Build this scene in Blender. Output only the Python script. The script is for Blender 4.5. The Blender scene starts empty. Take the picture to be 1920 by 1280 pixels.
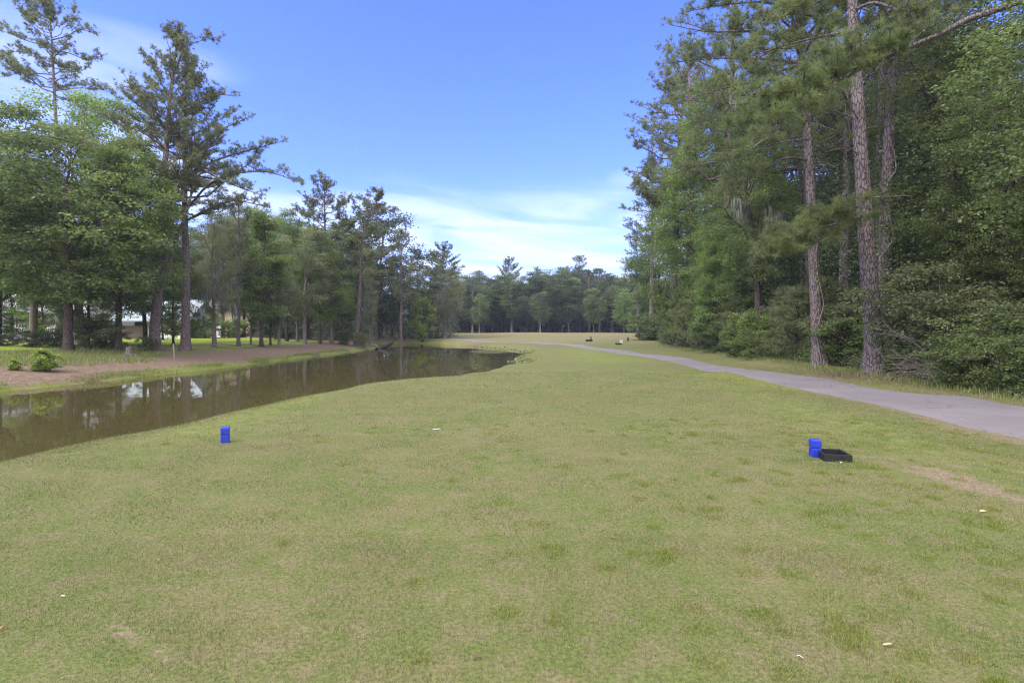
import bpy, math, random
import numpy as np
from math import radians as R

# ------------------------------------------------------------------ camera, sky, sun
C = bpy.context.scene.collection
S = bpy.context.scene
EYE = 1.6
F = 1066.67          # focal length in photo pixels (20 mm on 36 mm, 1920 px wide)
HOR = 615.0          # photo row of the horizon
cam_d = bpy.data.cameras.new("camera"); cam = bpy.data.objects.new("camera", cam_d); C.objects.link(cam)
cam_d.lens = 20; cam_d.sensor_width = 36; cam_d.shift_y = -(640 - HOR) / 1920
cam_d.clip_start = 0.05; cam_d.clip_end = 3000
cam.location = (0, 0, EYE); cam.rotation_euler = (R(90), 0, 0)
S.camera = cam

SUN_EL, SUN_AZ = 47, 236     # azimuth measured clockwise from +Y: the sun stands behind the camera and to its left
w = bpy.data.worlds.new("World"); S.world = w; w.use_nodes = True
nt = w.node_tree; nt.nodes.clear()
def N(t, **kw):
    n = nt.nodes.new(t)
    for k, v in kw.items(): setattr(n, k, v)
    return n
def L(a, b): nt.links.new(a, b)
def mth(op, a, b=None, c=None, clamp=False):
    n = N('ShaderNodeMath', operation=op); n.use_clamp = clamp
    for i, v in enumerate((a, b, c)):
        if v is None: continue
        if isinstance(v, (int, float)): n.inputs[i].default_value = v
        else: L(v, n.inputs[i])
    return n.outputs[0]
def sstep(lo, hi, v):
    n = N('ShaderNodeMapRange', interpolation_type='SMOOTHSTEP')
    for k, x in (('From Min', lo), ('From Max', hi), ('Value', v)):
        if isinstance(x, (int, float)): n.inputs[k].default_value = x
        else: L(x, n.inputs[k])
    return n.outputs[0]
def mixc(fac, a, b, mode='MIX'):
    n = N('ShaderNodeMix', data_type='RGBA', blend_type=mode)
    for i, v in ((0, fac), (6, a), (7, b)):
        if isinstance(v, (int, float)): n.inputs[i].default_value = v
        elif isinstance(v, tuple): n.inputs[i].default_value = (*v, 1) if len(v) == 3 else v
        else: L(v, n.inputs[i])
    return n.outputs[2]

sky = N('ShaderNodeTexSky', sky_type='NISHITA')
sky.sun_disc = False; sky.sun_elevation = R(SUN_EL); sky.sun_rotation = R(SUN_AZ)
sky.altitude = 0; sky.air_density = 1.0; sky.dust_density = 0.6; sky.ozone_density = 3.0
geo = N('ShaderNodeTexCoord'); sep = N('ShaderNodeSeparateXYZ'); L(geo.outputs['Generated'], sep.inputs[0])
X, Y, Z = sep.outputs
az = mth('ARCTAN2', X, Y); el = mth('ARCSINE', Z)
cmb = N('ShaderNodeCombineXYZ'); L(mth('MULTIPLY', az, 2.6), cmb.inputs[0])
L(mth('ADD', mth('MULTIPLY', el, 17.0), mth('MULTIPLY', az, 1.6)), cmb.inputs[1])
nz = N('ShaderNodeTexNoise'); nz.inputs['Scale'].default_value = 1.25; nz.inputs['Detail'].default_value = 7; nz.inputs['Roughness'].default_value = .52
nz.inputs['Distortion'].default_value = .5
L(cmb.outputs[0], nz.inputs['Vector'])
cm2 = N('ShaderNodeCombineXYZ'); L(mth('MULTIPLY', az, 4.0), cm2.inputs[0]); L(mth('ADD', mth('MULTIPLY', el, 11.0), mth('MULTIPLY', az, 2.5)), cm2.inputs[1]); cm2.inputs[2].default_value = 2.1
nw = N('ShaderNodeTexNoise'); nw.inputs['Scale'].default_value = 1.0; nw.inputs['Detail'].default_value = 6; L(cm2.outputs[0], nw.inputs['Vector'])
# a soft cloud bank low in the view, rising and thinning to the left; two small wisps high on the left
top = mth('ADD', .25, mth('MULTIPLY', mth('MAXIMUM', mth('SUBTRACT', mth('MULTIPLY', az, -1.0), .40), 0.0), .55))
bank = mth('SUBTRACT', 1.0, sstep(mth('SUBTRACT', top, .09), mth('ADD', top, .02), mth('ADD', el, mth('MULTIPLY', mth('SUBTRACT', nw.outputs['Fac'], .5), .10))))
c_bank = mth('MULTIPLY', mth('MULTIPLY', bank, sstep(-1.3, -.25, az)), mth('ADD', .18, mth('MULTIPLY', sstep(.36, .60, nz.outputs['Fac']), .82)))
def spot(a0, e0, ra, re):
    da = mth('DIVIDE', mth('SUBTRACT', az, a0), ra); de = mth('DIVIDE', mth('SUBTRACT', el, e0), re)
    return mth('MULTIPLY', sstep(1.0, .0, mth('ADD', mth('MULTIPLY', da, da), mth('MULTIPLY', de, de))), sstep(.30, .62, nw.outputs['Fac']))
wisp = mth('MAXIMUM', mth('MAXIMUM', mth('MULTIPLY', spot(-.60, .385, .20, .040), .40), mth('MULTIPLY', spot(-.64, .345, .09, .026), .75)), mth('MULTIPLY', spot(.21, .245, .06, .03), .45))
low = mth('SUBTRACT', 1.0, sstep(.0, .16, el))
cl = mth('MAXIMUM', mth('MAXIMUM', c_bank, wisp), mth('MULTIPLY', low, .30))
graded = mixc(1.0, sky.outputs[0], (.57, .66, 1.40), 'MULTIPLY')
cloudy = mixc(mth('MULTIPLY', cl, .70), graded, (3.9, 4.3, 5.5))
# broken white cloud added overhead and behind the camera, unseen, as neutral fill
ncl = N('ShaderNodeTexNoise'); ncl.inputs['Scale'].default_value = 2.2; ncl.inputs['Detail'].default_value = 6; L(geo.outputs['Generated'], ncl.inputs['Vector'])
rear_fill = mth('MAXIMUM', mth('MULTIPLY', sstep(.15, -.5, Y), .9), sstep(.58, .80, Z))
cloudy = mixc(mth('MULTIPLY', rear_fill, sstep(.25, .52, ncl.outputs['Fac'])), cloudy, (10.5, 10.1, 9.5))
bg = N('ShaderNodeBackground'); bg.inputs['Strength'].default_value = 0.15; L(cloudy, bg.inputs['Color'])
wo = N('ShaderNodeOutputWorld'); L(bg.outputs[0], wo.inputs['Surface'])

sun_d = bpy.data.lights.new("sun", 'SUN'); sun = bpy.data.objects.new("sun", sun_d); C.objects.link(sun)
sun_d.energy = 2.0; sun_d.angle = R(24); sun_d.color = (1.0, .95, .86)
sun.rotation_euler = (R(90 - SUN_EL), 0, R(-SUN_AZ + 180))
S.view_settings.view_transform = 'Standard'; S.view_settings.look = 'None'; S.view_settings.gamma = 1
S.view_settings.exposure = 1.05
S.cycles.diffuse_bounces = 6; S.cycles.use_denoising = True; S.cycles.denoising_prefilter = 'NONE'; S.cycles.filter_width = 1.15

# ------------------------------------------------------------------ helpers: objects
def tag(o, label=None, cat=None, group=None, kind=None):
    for k, v in (('label', label), ('category', cat), ('group', group), ('kind', kind)):
        if v: o[k] = v
    return o
def empty(name, loc, rz=0, sc=1):
    o = bpy.data.objects.new(name, None); C.objects.link(o)
    o.location = loc; o.rotation_euler = (0, 0, rz); o.scale = (sc, sc, sc) if not isinstance(sc, tuple) else sc
    o.empty_display_size = .2
    return o
class MB:
    "collects vertices and faces of one mesh"
    def __init__(s): s.v = []; s.f = []; s.n = 0; s.t = []
    def add(s, V, Fs, tint=None):
        V = np.asarray(V, float).reshape(-1, 3); Fs = np.asarray(Fs, int)
        s.v.append(V); s.f.append(Fs + s.n); s.n += len(V)
        s.t.append(np.full(len(Fs), .5) if tint is None else np.asarray(tint, float))
    def box(s, c, size, rz=0, taper=1.0):
        x, y, z = np.array(size) / 2.
        P = np.array([(-x, -y, -z), (x, -y, -z), (x, y, -z), (-x, y, -z), (-x*taper, -y*taper, z), (x*taper, -y*taper, z), (x*taper, y*taper, z), (-x*taper, y*taper, z)])
        c_, s_ = math.cos(rz), math.sin(rz)
        P = np.stack([P[:, 0]*c_ - P[:, 1]*s_, P[:, 0]*s_ + P[:, 1]*c_, P[:, 2]], 1) + np.array(c)
        s.add(P, [(0, 3, 2, 1), (4, 5, 6, 7), (0, 1, 5, 4), (1, 2, 6, 5), (2, 3, 7, 6), (3, 0, 4, 7)])
    def mesh(s, name, smooth=False):
        V = np.concatenate(s.v); me = bpy.data.meshes.new(name)
        me.vertices.add(len(V)); me.vertices.foreach_set('co', V.astype(np.float32).ravel())
        cnt = np.concatenate([np.full(len(f), f.shape[1]) for f in s.f]); idx = np.concatenate([f.ravel() for f in s.f])
        me.loops.add(len(idx)); me.loops.foreach_set('vertex_index', idx.astype(np.int32))
        me.polygons.add(len(cnt)); st = np.concatenate([[0], np.cumsum(cnt)[:-1]])
        me.polygons.foreach_set('loop_start', st.astype(np.int32))
        me.polygons.foreach_set('use_smooth', np.full(len(cnt), smooth))
        a = me.attributes.new('tint', 'FLOAT', 'FACE'); a.data.foreach_set('value', np.concatenate(s.t).astype(np.float32))
        me.update(calc_edges=True)
        return me
    def obj(s, name, mat, parent=None, smooth=False, bevel=0):
        o = bpy.data.objects.new(name, s.mesh(name, smooth)); C.objects.link(o)
        o.data.materials.append(mat)
        if parent: o.parent = parent
        if bevel:
            b = o.modifiers.new('bevel', 'BEVEL'); b.width = bevel; b.segments = 2
        return o
def dup(root, loc, rz=0, sc=1):
    r = root.copy(); C.objects.link(r); r.location = loc; r.rotation_euler = (0, 0, rz)
    r.scale = (sc, sc, sc) if not isinstance(sc, tuple) else sc
    for ch in list(root.children):
        c = ch.copy(); C.objects.link(c); c.parent = r
        for g in ch.children:
            d = g.copy(); C.objects.link(d); d.parent = c
    return r
def unit(v):
    v = np.asarray(v, float); return v / np.maximum(np.linalg.norm(v, axis=-1, keepdims=True), 1e-9)
def tube(mb, pts, rad, k=7, tint=None):
    P = np.asarray(pts, float); n = len(P); rad = np.broadcast_to(np.asarray(rad, float), (n,))
    T = unit(np.gradient(P, axis=0))
    ref = np.array([1., 0, 0]) if abs(T[:, 0]).mean() < .7 else np.array([0, 1., 0])
    U = unit(np.cross(T, ref)); W = np.cross(T, U)
    a = np.linspace(0, 2*math.pi, k, endpoint=False)
    V = P[:, None] + rad[:, None, None] * (np.cos(a)[None, :, None]*U[:, None] + np.sin(a)[None, :, None]*W[:, None])
    i, j = np.meshgrid(np.arange(n-1), np.arange(k), indexing='ij'); j2 = (j+1) % k
    Fs = np.stack([i*k+j, i*k+j2, (i+1)*k+j2, (i+1)*k+j], -1).reshape(-1, 4)
    mb.add(V.reshape(-1, 3), Fs, None if tint is None else np.full(len(Fs), tint))
def bez(p0, p1, p2, n=6):
    t = np.linspace(0, 1, n)[:, None]; return (1-t)**2*p0 + 2*t*(1-t)*p1 + t*t*p2
def along(P, s):
    "points at fractions s of a polyline"
    P = np.asarray(P, float); d = np.r_[0, np.cumsum(np.linalg.norm(np.diff(P, axis=0), axis=1))]; d /= d[-1]
    s = np.atleast_1d(s); return np.stack([np.interp(s, d, P[:, i]) for i in range(3)], 1)
def smooth_line(P, n):
    "Catmull-Rom through the points, then n even samples"
    P = np.asarray(P, float); Q = np.vstack([2*P[0]-P[1], P, 2*P[-1]-P[-2]]); out = []
    for i in range(1, len(Q)-2):
        t = np.linspace(0, 1, 12, endpoint=False)[:, None]; a, b, c, d = Q[i-1], Q[i], Q[i+1], Q[i+2]
        out.append(.5*((2*b) + (c-a)*t + (2*a-5*b+4*c-d)*t*t + (3*b-a-3*c+d)*t**3))
    out.append(P[-1:]); out = np.vstack(out)
    d = np.r_[0, np.cumsum(np.linalg.norm(np.diff(out, axis=0), axis=1))]
    s = np.linspace(0, d[-1], n); return np.stack([np.interp(s, d, out[:, i]) for i in range(out.shape[1])], 1)

# ------------------------------------------------------------------ terrain
WATER_Z = -1.0
WATER = np.array([(-23.5, -8), (-22.3, 10), (-20.9, 22), (-19.7, 30), (-18.9, 37), (-18.2, 52), (-17.6, 66), (-17.8, 75), (-19.5, 83), (-24, 90), (-24, 94),
                  (-18, 97), (-13, 96), (-8.5, 88), (-4.8, 80), (-1.6, 73.5), (.4, 68), (1.7, 60), (1.3, 53), (.15, 47), (.1, 43), (.9, 40.5), (.6, 37.5), (-.9, 33), (-3, 26), (-5.6, 19.5),
                  (-7.2, 14), (-8.1, 9), (-9, 3), (-10, -8)])
TEE = np.array([(-9, -8), (-7.2, 2), (-6.6, 5), (-6.23, 6.92), (-5.97, 7.4), (-5.73, 8.05), (-5.47, 8.85), (-5.3, 10.1), (-5.11, 11.86), (-4.79, 14.2), (-4.57, 15.2),
                (-4.11, 17.1), (-3.6, 18.2), (-2.6, 19.2), (-1.5, 19.9), (-.2, 20.6), (1.5, 21.2), (4.5, 21.3), (6.3, 18.5), (6.6, 13), (6.0, 8), (5.6, 2), (5.4, -8)])
def sdist(P, x, y):
    "signed distance to a polygon, positive outside"
    x = np.asarray(x, float).ravel(); y = np.asarray(y, float).ravel(); best = np.full(x.shape, 1e9); ins = np.zeros(x.shape, bool)
    for (ax, ay), (bx, by) in zip(P, np.roll(P, -1, 0)):
        dx, dy = bx-ax, by-ay; t = np.clip(((x-ax)*dx+(y-ay)*dy)/(dx*dx+dy*dy), 0, 1)
        best = np.minimum(best, np.hypot(x-ax-t*dx, y-ay-t*dy))
        c = (ay > y) != (by > y)
        with np.errstate(divide='ignore', invalid='ignore'): ins ^= c & (x < (bx-ax)*(y-ay)/(by-ay if by != ay else 1e-9)+ax)
    return np.where(ins, -best, best)
def sm(a, b, x):
    t = np.clip((x-a)/(b-a), 0, 1); return t*t*(3-2*t)
_CP = np.array([(0, 10, -.04), (9, 4, -.08), (9, 12, -.08), (10, 20, -.12), (13, 12, .0), (14, 20, .0), (16, 30, -.02), (20, 45, -.1), (30, 25, .2), (5, 28, -.46), (9.5, 32, -.42), (4, 40, -.58), (9, 47, -.54),
                (14, 50, -.35), (6, 62, -.55), (14, 70, -.42), (4, 76, -.5), (-3, 84, -.55), (10, 90, -.2), (20, 92, -.15), (5, 108, .1), (-6, 104, -.25), (-15, 112, -.4), (15, 128, .5), (2, 135, .55), (28, 125, .3), (40, 130, .1),
                (-15, 135, .0), (-30, 120, -.3), (-10, 170, .3), (25, 175, .3), (60, 180, .3), (-50, 180, .3), (60, 90, .2), (40, 60, .2), (0, 260, .5), (0, 400, 1), (200, 300, 1), (-200, 300, 1)])
def wrp(x, y): return np.stack([np.asarray(x)/(np.maximum(y, 0)+14)*2.2, np.log(np.maximum(y, 0)+14)*2.0], -1)
_CW = wrp(_CP[:, 0], _CP[:, 1])
def vnoise(x, y, seed=0):
    "cheap smooth 2-D noise, about -1..1"
    r = np.random.RandomState(seed); o = np.zeros(np.shape(x))
    for k in range(6):
        a, p, f = r.uniform(0, 6.28), r.uniform(0, 6.28), r.uniform(.6, 1.7); o += np.sin((np.cos(a)*x+np.sin(a)*y)*f+p)
    return o/3.0
def height(x, y):
    sh = np.shape(x); x = np.asarray(x, float).ravel(); y = np.asarray(y, float).ravel()
    s = sdist(WATER, x, y); t = sdist(TEE, x, y)
    q = wrp(x, y); num = 0; den = 1e-9
    for (cx, cy), z in zip(_CW, _CP[:, 2]):
        k = 1/(((q[:, 0]-cx)**2+(q[:, 1]-cy)**2)**1.6+1e-4); num = num+k*z; den = den+k
    zu = num/den
    zu = zu*sm(-.5, 1.5, t)
    front = sm(17, 24, y); zu = np.where(t > 0, zu - .0*front, zu)
    left = sm(-12, -16, x)*sm(104, 78, y)
    sn = s + .25*vnoise(x*1.7, y*1.7, 3)
    wb = 2.3 - .9*sm(22, 34, y)
    lip = .10*sm(.0, .22, sn)
    zr = -1 + lip + (zu+1-.10)*sm(.0, 1, sn/wb)
    zl = -1 + .24*sm(0, .35, sn) + .42*sm(.2, 6, s) + .62*sm(4, 17, s) + .1*sm(20, 60, s)
    z = zr*(1-left)+zl*left
    z = np.where(s < 0, -1 - np.minimum(.8, -s*.5), z)
    far = sm(4, 14, np.hypot(x, y-6)); z = z + np.where(s > .5, .02*vnoise(x*.8, y*.8, 5)*far + .035*vnoise(x*.25, y*.25, 6)*far, 0)
    return z.reshape(sh)
def Wd(px, d): return ((px-960)/F*d, d)
def ground_at(px, py):
    "the place where the sight line through a photo pixel meets the ground"
    d = np.geomspace(2, 400, 3000); x = (px-960)/F*d; z = EYE-(py-HOR)/F*d
    h = height(x, d); k = np.argmax(z <= h); return np.array([x[k], d[k], h[k]])
def on(x, y): return np.array([x, y, float(height(np.array([x]), np.array([y]))[0])])

EDGE_R = [(1045, 642.5), (1120, 651), (1195, 661), (1300, 674), (1427, 695), (1550, 710), (1640, 727), (1700, 736), (1760, 741), (1807, 742), (1854, 749), (1920, 761)]
EDGE_L = [(1045, 646), (1132, 658), (1195, 667.5), (1280, 684), (1334, 697), (1488, 728), (1642, 760), (1720, 779), (1797, 801), (1920, 829)]
er = [ground_at(*p)[:2] for p in EDGE_R]; elft = [ground_at(*p)[:2] for p in EDGE_L]
far_c = [np.array(p) for p in [(-28, 118), (-17, 112), (-9.5, 97), (-4, 88), (1.0, 82)]]
er = [p+np.array([.6, 1.2]) for p in far_c] + er + [np.array([11.6, 9.5]), np.array([12.0, 6]), np.array([11.8, -6])]
elft = [p-np.array([.6, 1.2]) for p in far_c] + elft + [np.array([7.1, 5.0]), np.array([6.9, 0]), np.array([6.8, -6])]
ER = smooth_line(np.array(er), 300); EL = smooth_line(np.array(elft), 300)
PATH = np.vstack([ER, EL[::-1]])
WOOD = np.array([(13.2, -6), (12.6, 6), (11.9, 11.5), (12.3, 15.5), (12.4, 19.3), (13.1, 24), (14.4, 33), (15.5, 44), (17, 57), (19, 72), (23, 92), (33, 104), (60, 118), (120, 120), (120, -6)])

def masks(x, y):
    "dirt, lush (with painted sun on the left lawn), dry, straw as fields of the ground"
    s = sdist(WATER, x, y); t = sdist(TEE, x, y); p = sdist(PATH, x, y); wd = sdist(WOOD, x, y)
    n1 = vnoise(x*.9, y*.9, 11); n2 = vnoise(x*2.3, y*2.3, 12); n3 = vnoise(x*.33, y*.33, 13)
    left = (sm(-11, -15, x)*sm(92, 74, y))
    bankd = s + n1*.5
    straw = left*sm(.25, .9, bankd)*sm(7.6 - n3, 4.2 - n3, s)*(.75+.25*sm(-.8, .6, n2))
    straw = np.maximum(straw, left*.55*sm(-.2, .6, n3+n1*.4)*sm(18, 8, s)*sm(3, 5, s)*sm(24, 34, y))
    farl = sm(-14, -20, x)*sm(78, 90, y)*sm(122, 116, y)*sm(0.6, 1.5, bankd)
    straw = np.maximum(straw, farl*.9)
    straw = np.maximum(straw, sm(.35, -.8, wd + n1*.45))
    straw = np.maximum(straw, .8*np.exp(-((x-11.8)**2/1.2+(y-19.8)**2/5)))
    straw = np.maximum(straw, sm(162, 172, y))
    lush = .26*np.exp(-((x-(5.6+.06*(y-10)))/1.25)**2)*sm(3.5, 7, y)*sm(26, 17, y)
    lush = np.maximum(lush, .38*sm(-.4, .6, t)*sm(10, 3, t)*sm(12, 17, y)*sm(34, 25, y)*sm(-1, 1.5, x))
    lush = np.maximum(lush, .65*sm(1.2, -.2, p)*sm(24, 40, y)*0 + .32*np.exp(-((x-6.5)/4.)**2)*sm(26, 38, y)*sm(75, 55, y))
    lush = np.maximum(lush, 1.0*sm(1.3, .3, s)*(s > -.3)*np.where(x < -10, .35, .22))
    lush = np.maximum(lush, left*1.25*sm(11, 16, s+n1)*sm(26, 40, y))  # lush lawn behind the left trees, with its sunlight painted in
    lush = np.maximum(lush, left*.7*sm(5.5, 8, s+n1)*sm(14, 11, s)*(.5+.5*n2))
    lush = np.maximum(lush, .30*np.exp(-((x+5)/1.2)**2)*sm(5, 9, y)*sm(20, 14, y))
    dry = .85*sm(60, 95, y)*sm(-16, -6, x)+.5*np.exp(-((x-3)/2.2)**2-((y-50)/14)**2)
    dry = np.maximum(dry, .62*sm(1.6, .4, np.abs(wd-.8+n1*.3))*sm(70, 20, y)*(wd > -1))
    dry = np.maximum(dry, .30*np.exp(-((x-.5)/3.5)**2)*sm(15, 6, y)*(1+.5*n1))
    dirt = .74*np.exp(-((x-(4.62-.10*(y-5.9)+.12*n2))/(.30+.10*n1))**2-((y-5.95)/1.15)**2)
    dirt = np.maximum(dirt, .5*np.exp(-((x-5.3)/.6)**2-((y-6.5+.4*(x-5.3))/.3)**2))
    dirt = np.maximum(dirt, .5*np.exp(-((y-(7.3-.55*(x-4.0)))/.22)**2)*sm(3.9, 4.3, x)*sm(6.6, 5.4, x))
    dirt = np.maximum(dirt, .56*sm(.5, .04, p + n1*.2+n2*.08)*sm(18.5, 13.5, y)*(x < 9.2))
    dirt = np.maximum(dirt, .5*sm(.3, .0, p + n2*.12))
    dirt = np.maximum(dirt, .85*np.exp(-(((x+2.02)*.55+(y-2.98)*.83)/.045)**2-(((x+2.02)*.83-(y-2.98)*.55)/.24)**2))
    dirt = np.maximum(dirt, .8*np.exp(-(((x+1.72)*.55+(y-2.80)*.83)/.05)**2-(((x+1.72)*.83-(y-2.80)*.55)/.09)**2))
    return np.clip(np.stack([dirt, lush, dry, straw], -1), 0, 1)

# ------------------------------------------------------------------ materials
def mat(name):
    global nt
    m = bpy.data.materials.new(name); m.use_nodes = True; nt = m.node_tree; nt.nodes.clear()
    out = N('ShaderNodeOutputMaterial'); return m, out
def pbsdf(out, col, rough=.8, spec=.3, bump=None, bump_s=.3, bump_d=.02, link=True):
    b = N('ShaderNodeBsdfPrincipled'); b.inputs['Roughness'].default_value = rough; b.inputs['Specular IOR Level'].default_value = spec
    if isinstance(col, tuple): b.inputs['Base Color'].default_value = (*col, 1)
    else: L(col, b.inputs['Base Color'])
    if bump is not None:
        bn = N('ShaderNodeBump'); bn.inputs['Strength'].default_value = bump_s; bn.inputs['Distance'].default_value = bump_d
        L(bump, bn.inputs['Height']); L(bn.outputs[0], b.inputs['Normal'])
    if link: L(b.outputs[0], out.inputs['Surface'])
    return b
def noise(scale, detail=4, rough=.55, vec=None, dist=0, vscale=None):
    n = N('ShaderNodeTexNoise'); n.inputs['Scale'].default_value = scale; n.inputs['Detail'].default_value = detail
    n.inputs['Roughness'].default_value = rough; n.inputs['Distortion'].default_value = dist
    if vec is None:
        tc = N('ShaderNodeTexCoord'); vec = tc.outputs['Object']
    if vscale:
        mp = N('ShaderNodeMapping'); mp.inputs['Scale'].default_value = vscale; L(vec, mp.inputs['Vector']); vec = mp.outputs[0]
    L(vec, n.inputs['Vector']); return n.outputs['Fac']
def attr(name, out='Fac'):
    a = N('ShaderNodeAttribute'); a.attribute_name = name; return a.outputs[out]
def ground_color():
    "the lawn's own colours from the four ground fields; shared by the ground sheet and the grass blades"
    geo = N('ShaderNodeNewGeometry'); pos = geo.outputs['Position']
    a = N('ShaderNodeAttribute'); a.attribute_name = 'mask'
    sp = N('ShaderNodeSeparateColor'); L(a.outputs['Color'], sp.inputs[0]); dirt, lush, dry = sp.outputs; straw = a.outputs['Alpha']
    nb = noise(.8, 5, .6, pos, .3); nm = noise(4.5, 5, .62, pos, .4); nf = noise(38, 3, .7, pos); ng = noise(16, 4, .7, pos)
    def edge(v, nn, k=.55): return sstep(.34, .66, mth('ADD', v, mth('MULTIPLY', mth('SUBTRACT', nn, .5 if k < 1 else .62), k)))
    c = mixc(sstep(.36, .64, nb), (0.097, 0.118, 0.036), (0.124, 0.124, 0.052))
    c = mixc(mth('MULTIPLY', sstep(.46, .68, nm), .7), c, (0.149, 0.128, 0.073))
    c = mixc(mth('MULTIPLY', sstep(.44, .30, nm), .55), c, (0.069, 0.104, 0.023))
    c = mixc(mth('MULTIPLY', sstep(.1, .95, mth('ADD', lush, mth('MULTIPLY', mth('SUBTRACT', nm, .5), .6))), .85), c, (0.228, 0.298, 0.030))  # lush green, raised so the left lawn's sunlight sits in the colour
    c = mixc(mth('MULTIPLY', sstep(.15, .95, mth('ADD', dry, mth('MULTIPLY', mth('SUBTRACT', nm, .5), .7))), .8), c, (0.160, 0.140, 0.076))
    c = mixc(mth('MULTIPLY', sstep(.54, .70, ng), .5), c, (0.160, 0.124, 0.080))
    c = mixc(mth('MULTIPLY', sstep(.46, .30, ng), .5), c, (0.054, 0.084, 0.019))
    st = mixc(sstep(.35, .65, nm), (.112, .080, .058), (.185, .138, .105))
    st = mixc(mth('MULTIPLY', sstep(.45, .7, nf), .5), st, (0.072, 0.044, 0.036))
    c = mixc(edge(straw, nm, .8), c, st)
    dr = mixc(sstep(.35, .65, ng), (.205, .165, .112), (.135, .104, .072))
    c = mixc(edge(dirt, mth('ADD', mth('MULTIPLY', ng, .7), mth('MULTIPLY', nm, .55)), 1.5), c, dr)
    return c, nf, ng, pos

m_ground, out = mat('turf')
c, nf, ng, pos = ground_color()
c = mixc(.5, c, mixc(sstep(.28, .72, nf), (.22, .22, .22), (.80, .80, .80)), 'OVERLAY')
nff = noise(120, 2, .7, pos)
pbsdf(out, c, .95, .1, mth('ADD', mth('MULTIPLY', nf, .6), mth('MULTIPLY', nff, .4)), .55, .03)

m_blade, out = mat('grass_blade')
c, nf, ng, pos = ground_color()
t = attr('tint')
c = mixc(sstep(.60, .95, t), c, (.33, .28, .17)); c = mixc(mth('MULTIPLY', sstep(.45, .05, t), .42), c, (.075, .125, .022))
b = pbsdf(out, c, .6, .25, link=False); tr = N('ShaderNodeBsdfTranslucent'); L(c, tr.inputs['Color'])
mx = N('ShaderNodeMixShader'); mx.inputs[0].default_value = .35; L(b.outputs[0], mx.inputs[1]); L(tr.outputs[0], mx.inputs[2]); L(mx.outputs[0], out.inputs['Surface'])

def foliage(name, ca, cb, cc=None, trans=.3, rough=.55, var=.25):
    m, out = mat(name); t = attr('tint')
    c = mixc(sstep(.05, .95, t), ca, cb)
    if cc: c = mixc(sstep(.86, .99, t), c, cc)
    oi = N('ShaderNodeObjectInfo'); h = N('ShaderNodeHueSaturation'); L(c, h.inputs['Color'])
    L(mth('ADD', 1-var/2, mth('MULTIPLY', oi.outputs['Random'], var)), h.inputs['Value'])
    L(mth('ADD', .488, mth('MULTIPLY', oi.outputs['Random'], .024)), h.inputs['Hue'])
    b = pbsdf(out, h.outputs[0], rough-.1, .5, link=False); tr = N('ShaderNodeBsdfTranslucent'); L(h.outputs[0], tr.inputs['Color'])
    mx = N('ShaderNodeMixShader'); mx.inputs[0].default_value = trans
    L(b.outputs[0], mx.inputs[1]); L(tr.outputs[0], mx.inputs[2]); L(mx.outputs[0], out.inputs['Surface']); return m
M_pine = foliage('pine_needles', (.098, .118, .052), (.250, .282, .125), trans=.52)
M_pinenear = foliage('near_pine_needles', (.088, .118, .046), (.225, .268, .098), trans=.52, var=.1)
M_pinelit = foliage('young_pine_needles', (.10, .135, .045), (.19, .225, .075), trans=.35)
M_oak = foliage('oak_leaves', (.070, .105, .038), (.195, .255, .080), (.27, .31, .10), trans=.5)
M_gum = foliage('sweetgum_leaves', (.098, .150, .040), (.240, .330, .082), (.31, .38, .11), trans=.5)
M_pale = foliage('pale_leaves', (.125, .145, .070), (.260, .285, .13), trans=.5)
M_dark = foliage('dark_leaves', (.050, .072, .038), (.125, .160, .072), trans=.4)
M_shrub = foliage('shrub_leaves', (.095, .125, .060), (.225, .265, .115), (.25, .25, .11), trans=.5)
M_bright = foliage('bright_leaves', (.15, .23, .03), (.26, .36, .05))
M_weed = foliage('weed_leaves', (.11, .15, .035), (.23, .26, .07), (.30, .24, .12))
M_tuft = foliage('tuft_leaves', (.14, .19, .03), (.25, .285, .05), (.34, .27, .12), var=.0, trans=.5)
M_moss = foliage('spanish_moss', (.11, .12, .095), (.19, .20, .16), trans=.3)

def bark(name, c1, c2, c3, vs=(7, 7, 2.2), bs=.7, bd=.05):
    m, out = mat(name); tc = N('ShaderNodeTexCoord'); mp = N('ShaderNodeMapping'); mp.inputs['Scale'].default_value = vs; L(tc.outputs['Object'], mp.inputs['Vector'])
    nd = noise(1.5, 3, .5, mp.outputs[0])
    ad = N('ShaderNodeVectorMath', operation='ADD'); L(mp.outputs[0], ad.inputs[0]); L(nd, ad.inputs[1])
    v = N('ShaderNodeTexVoronoi', feature='DISTANCE_TO_EDGE'); L(ad.outputs[0], v.inputs['Vector']); v.inputs['Scale'].default_value = 1.6
    n1 = noise(2.2, 5, .65, mp.outputs[0]); n2 = noise(.6, 3, .5, tc.outputs['Object'])
    c = mixc(sstep(.3, .7, n1), c1, c2); c = mixc(mth('MULTIPLY', sstep(.45, .7, n2), .6), c, c3)
    c = mixc(sstep(.10, .0, v.outputs['Distance']), c, tuple(x*.35 for x in c1))
    pbsdf(out, c, .9, .15, mth('ADD', sstep(0, .16, v.outputs['Distance']), mth('MULTIPLY', n1, .5)), bs, bd); return m
M_barkpine = bark('pine_bark', (.130, .102, .104), (.205, .168, .172), (.24, .21, .21))
M_barkdark = bark('dark_bark', (.060, .045, .040), (.110, .085, .075), (.13, .115, .10), (10, 10, 3))
M_barkgrey = bark('grey_bark', (.15, .125, .115), (.23, .20, .18), (.26, .25, .23), (9, 9, 3), .4)
M_twig = bark('bare_twig', (.20, .165, .155), (.30, .26, .25), (.3, .28, .26), (20, 20, 8), .2, .01)

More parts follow.
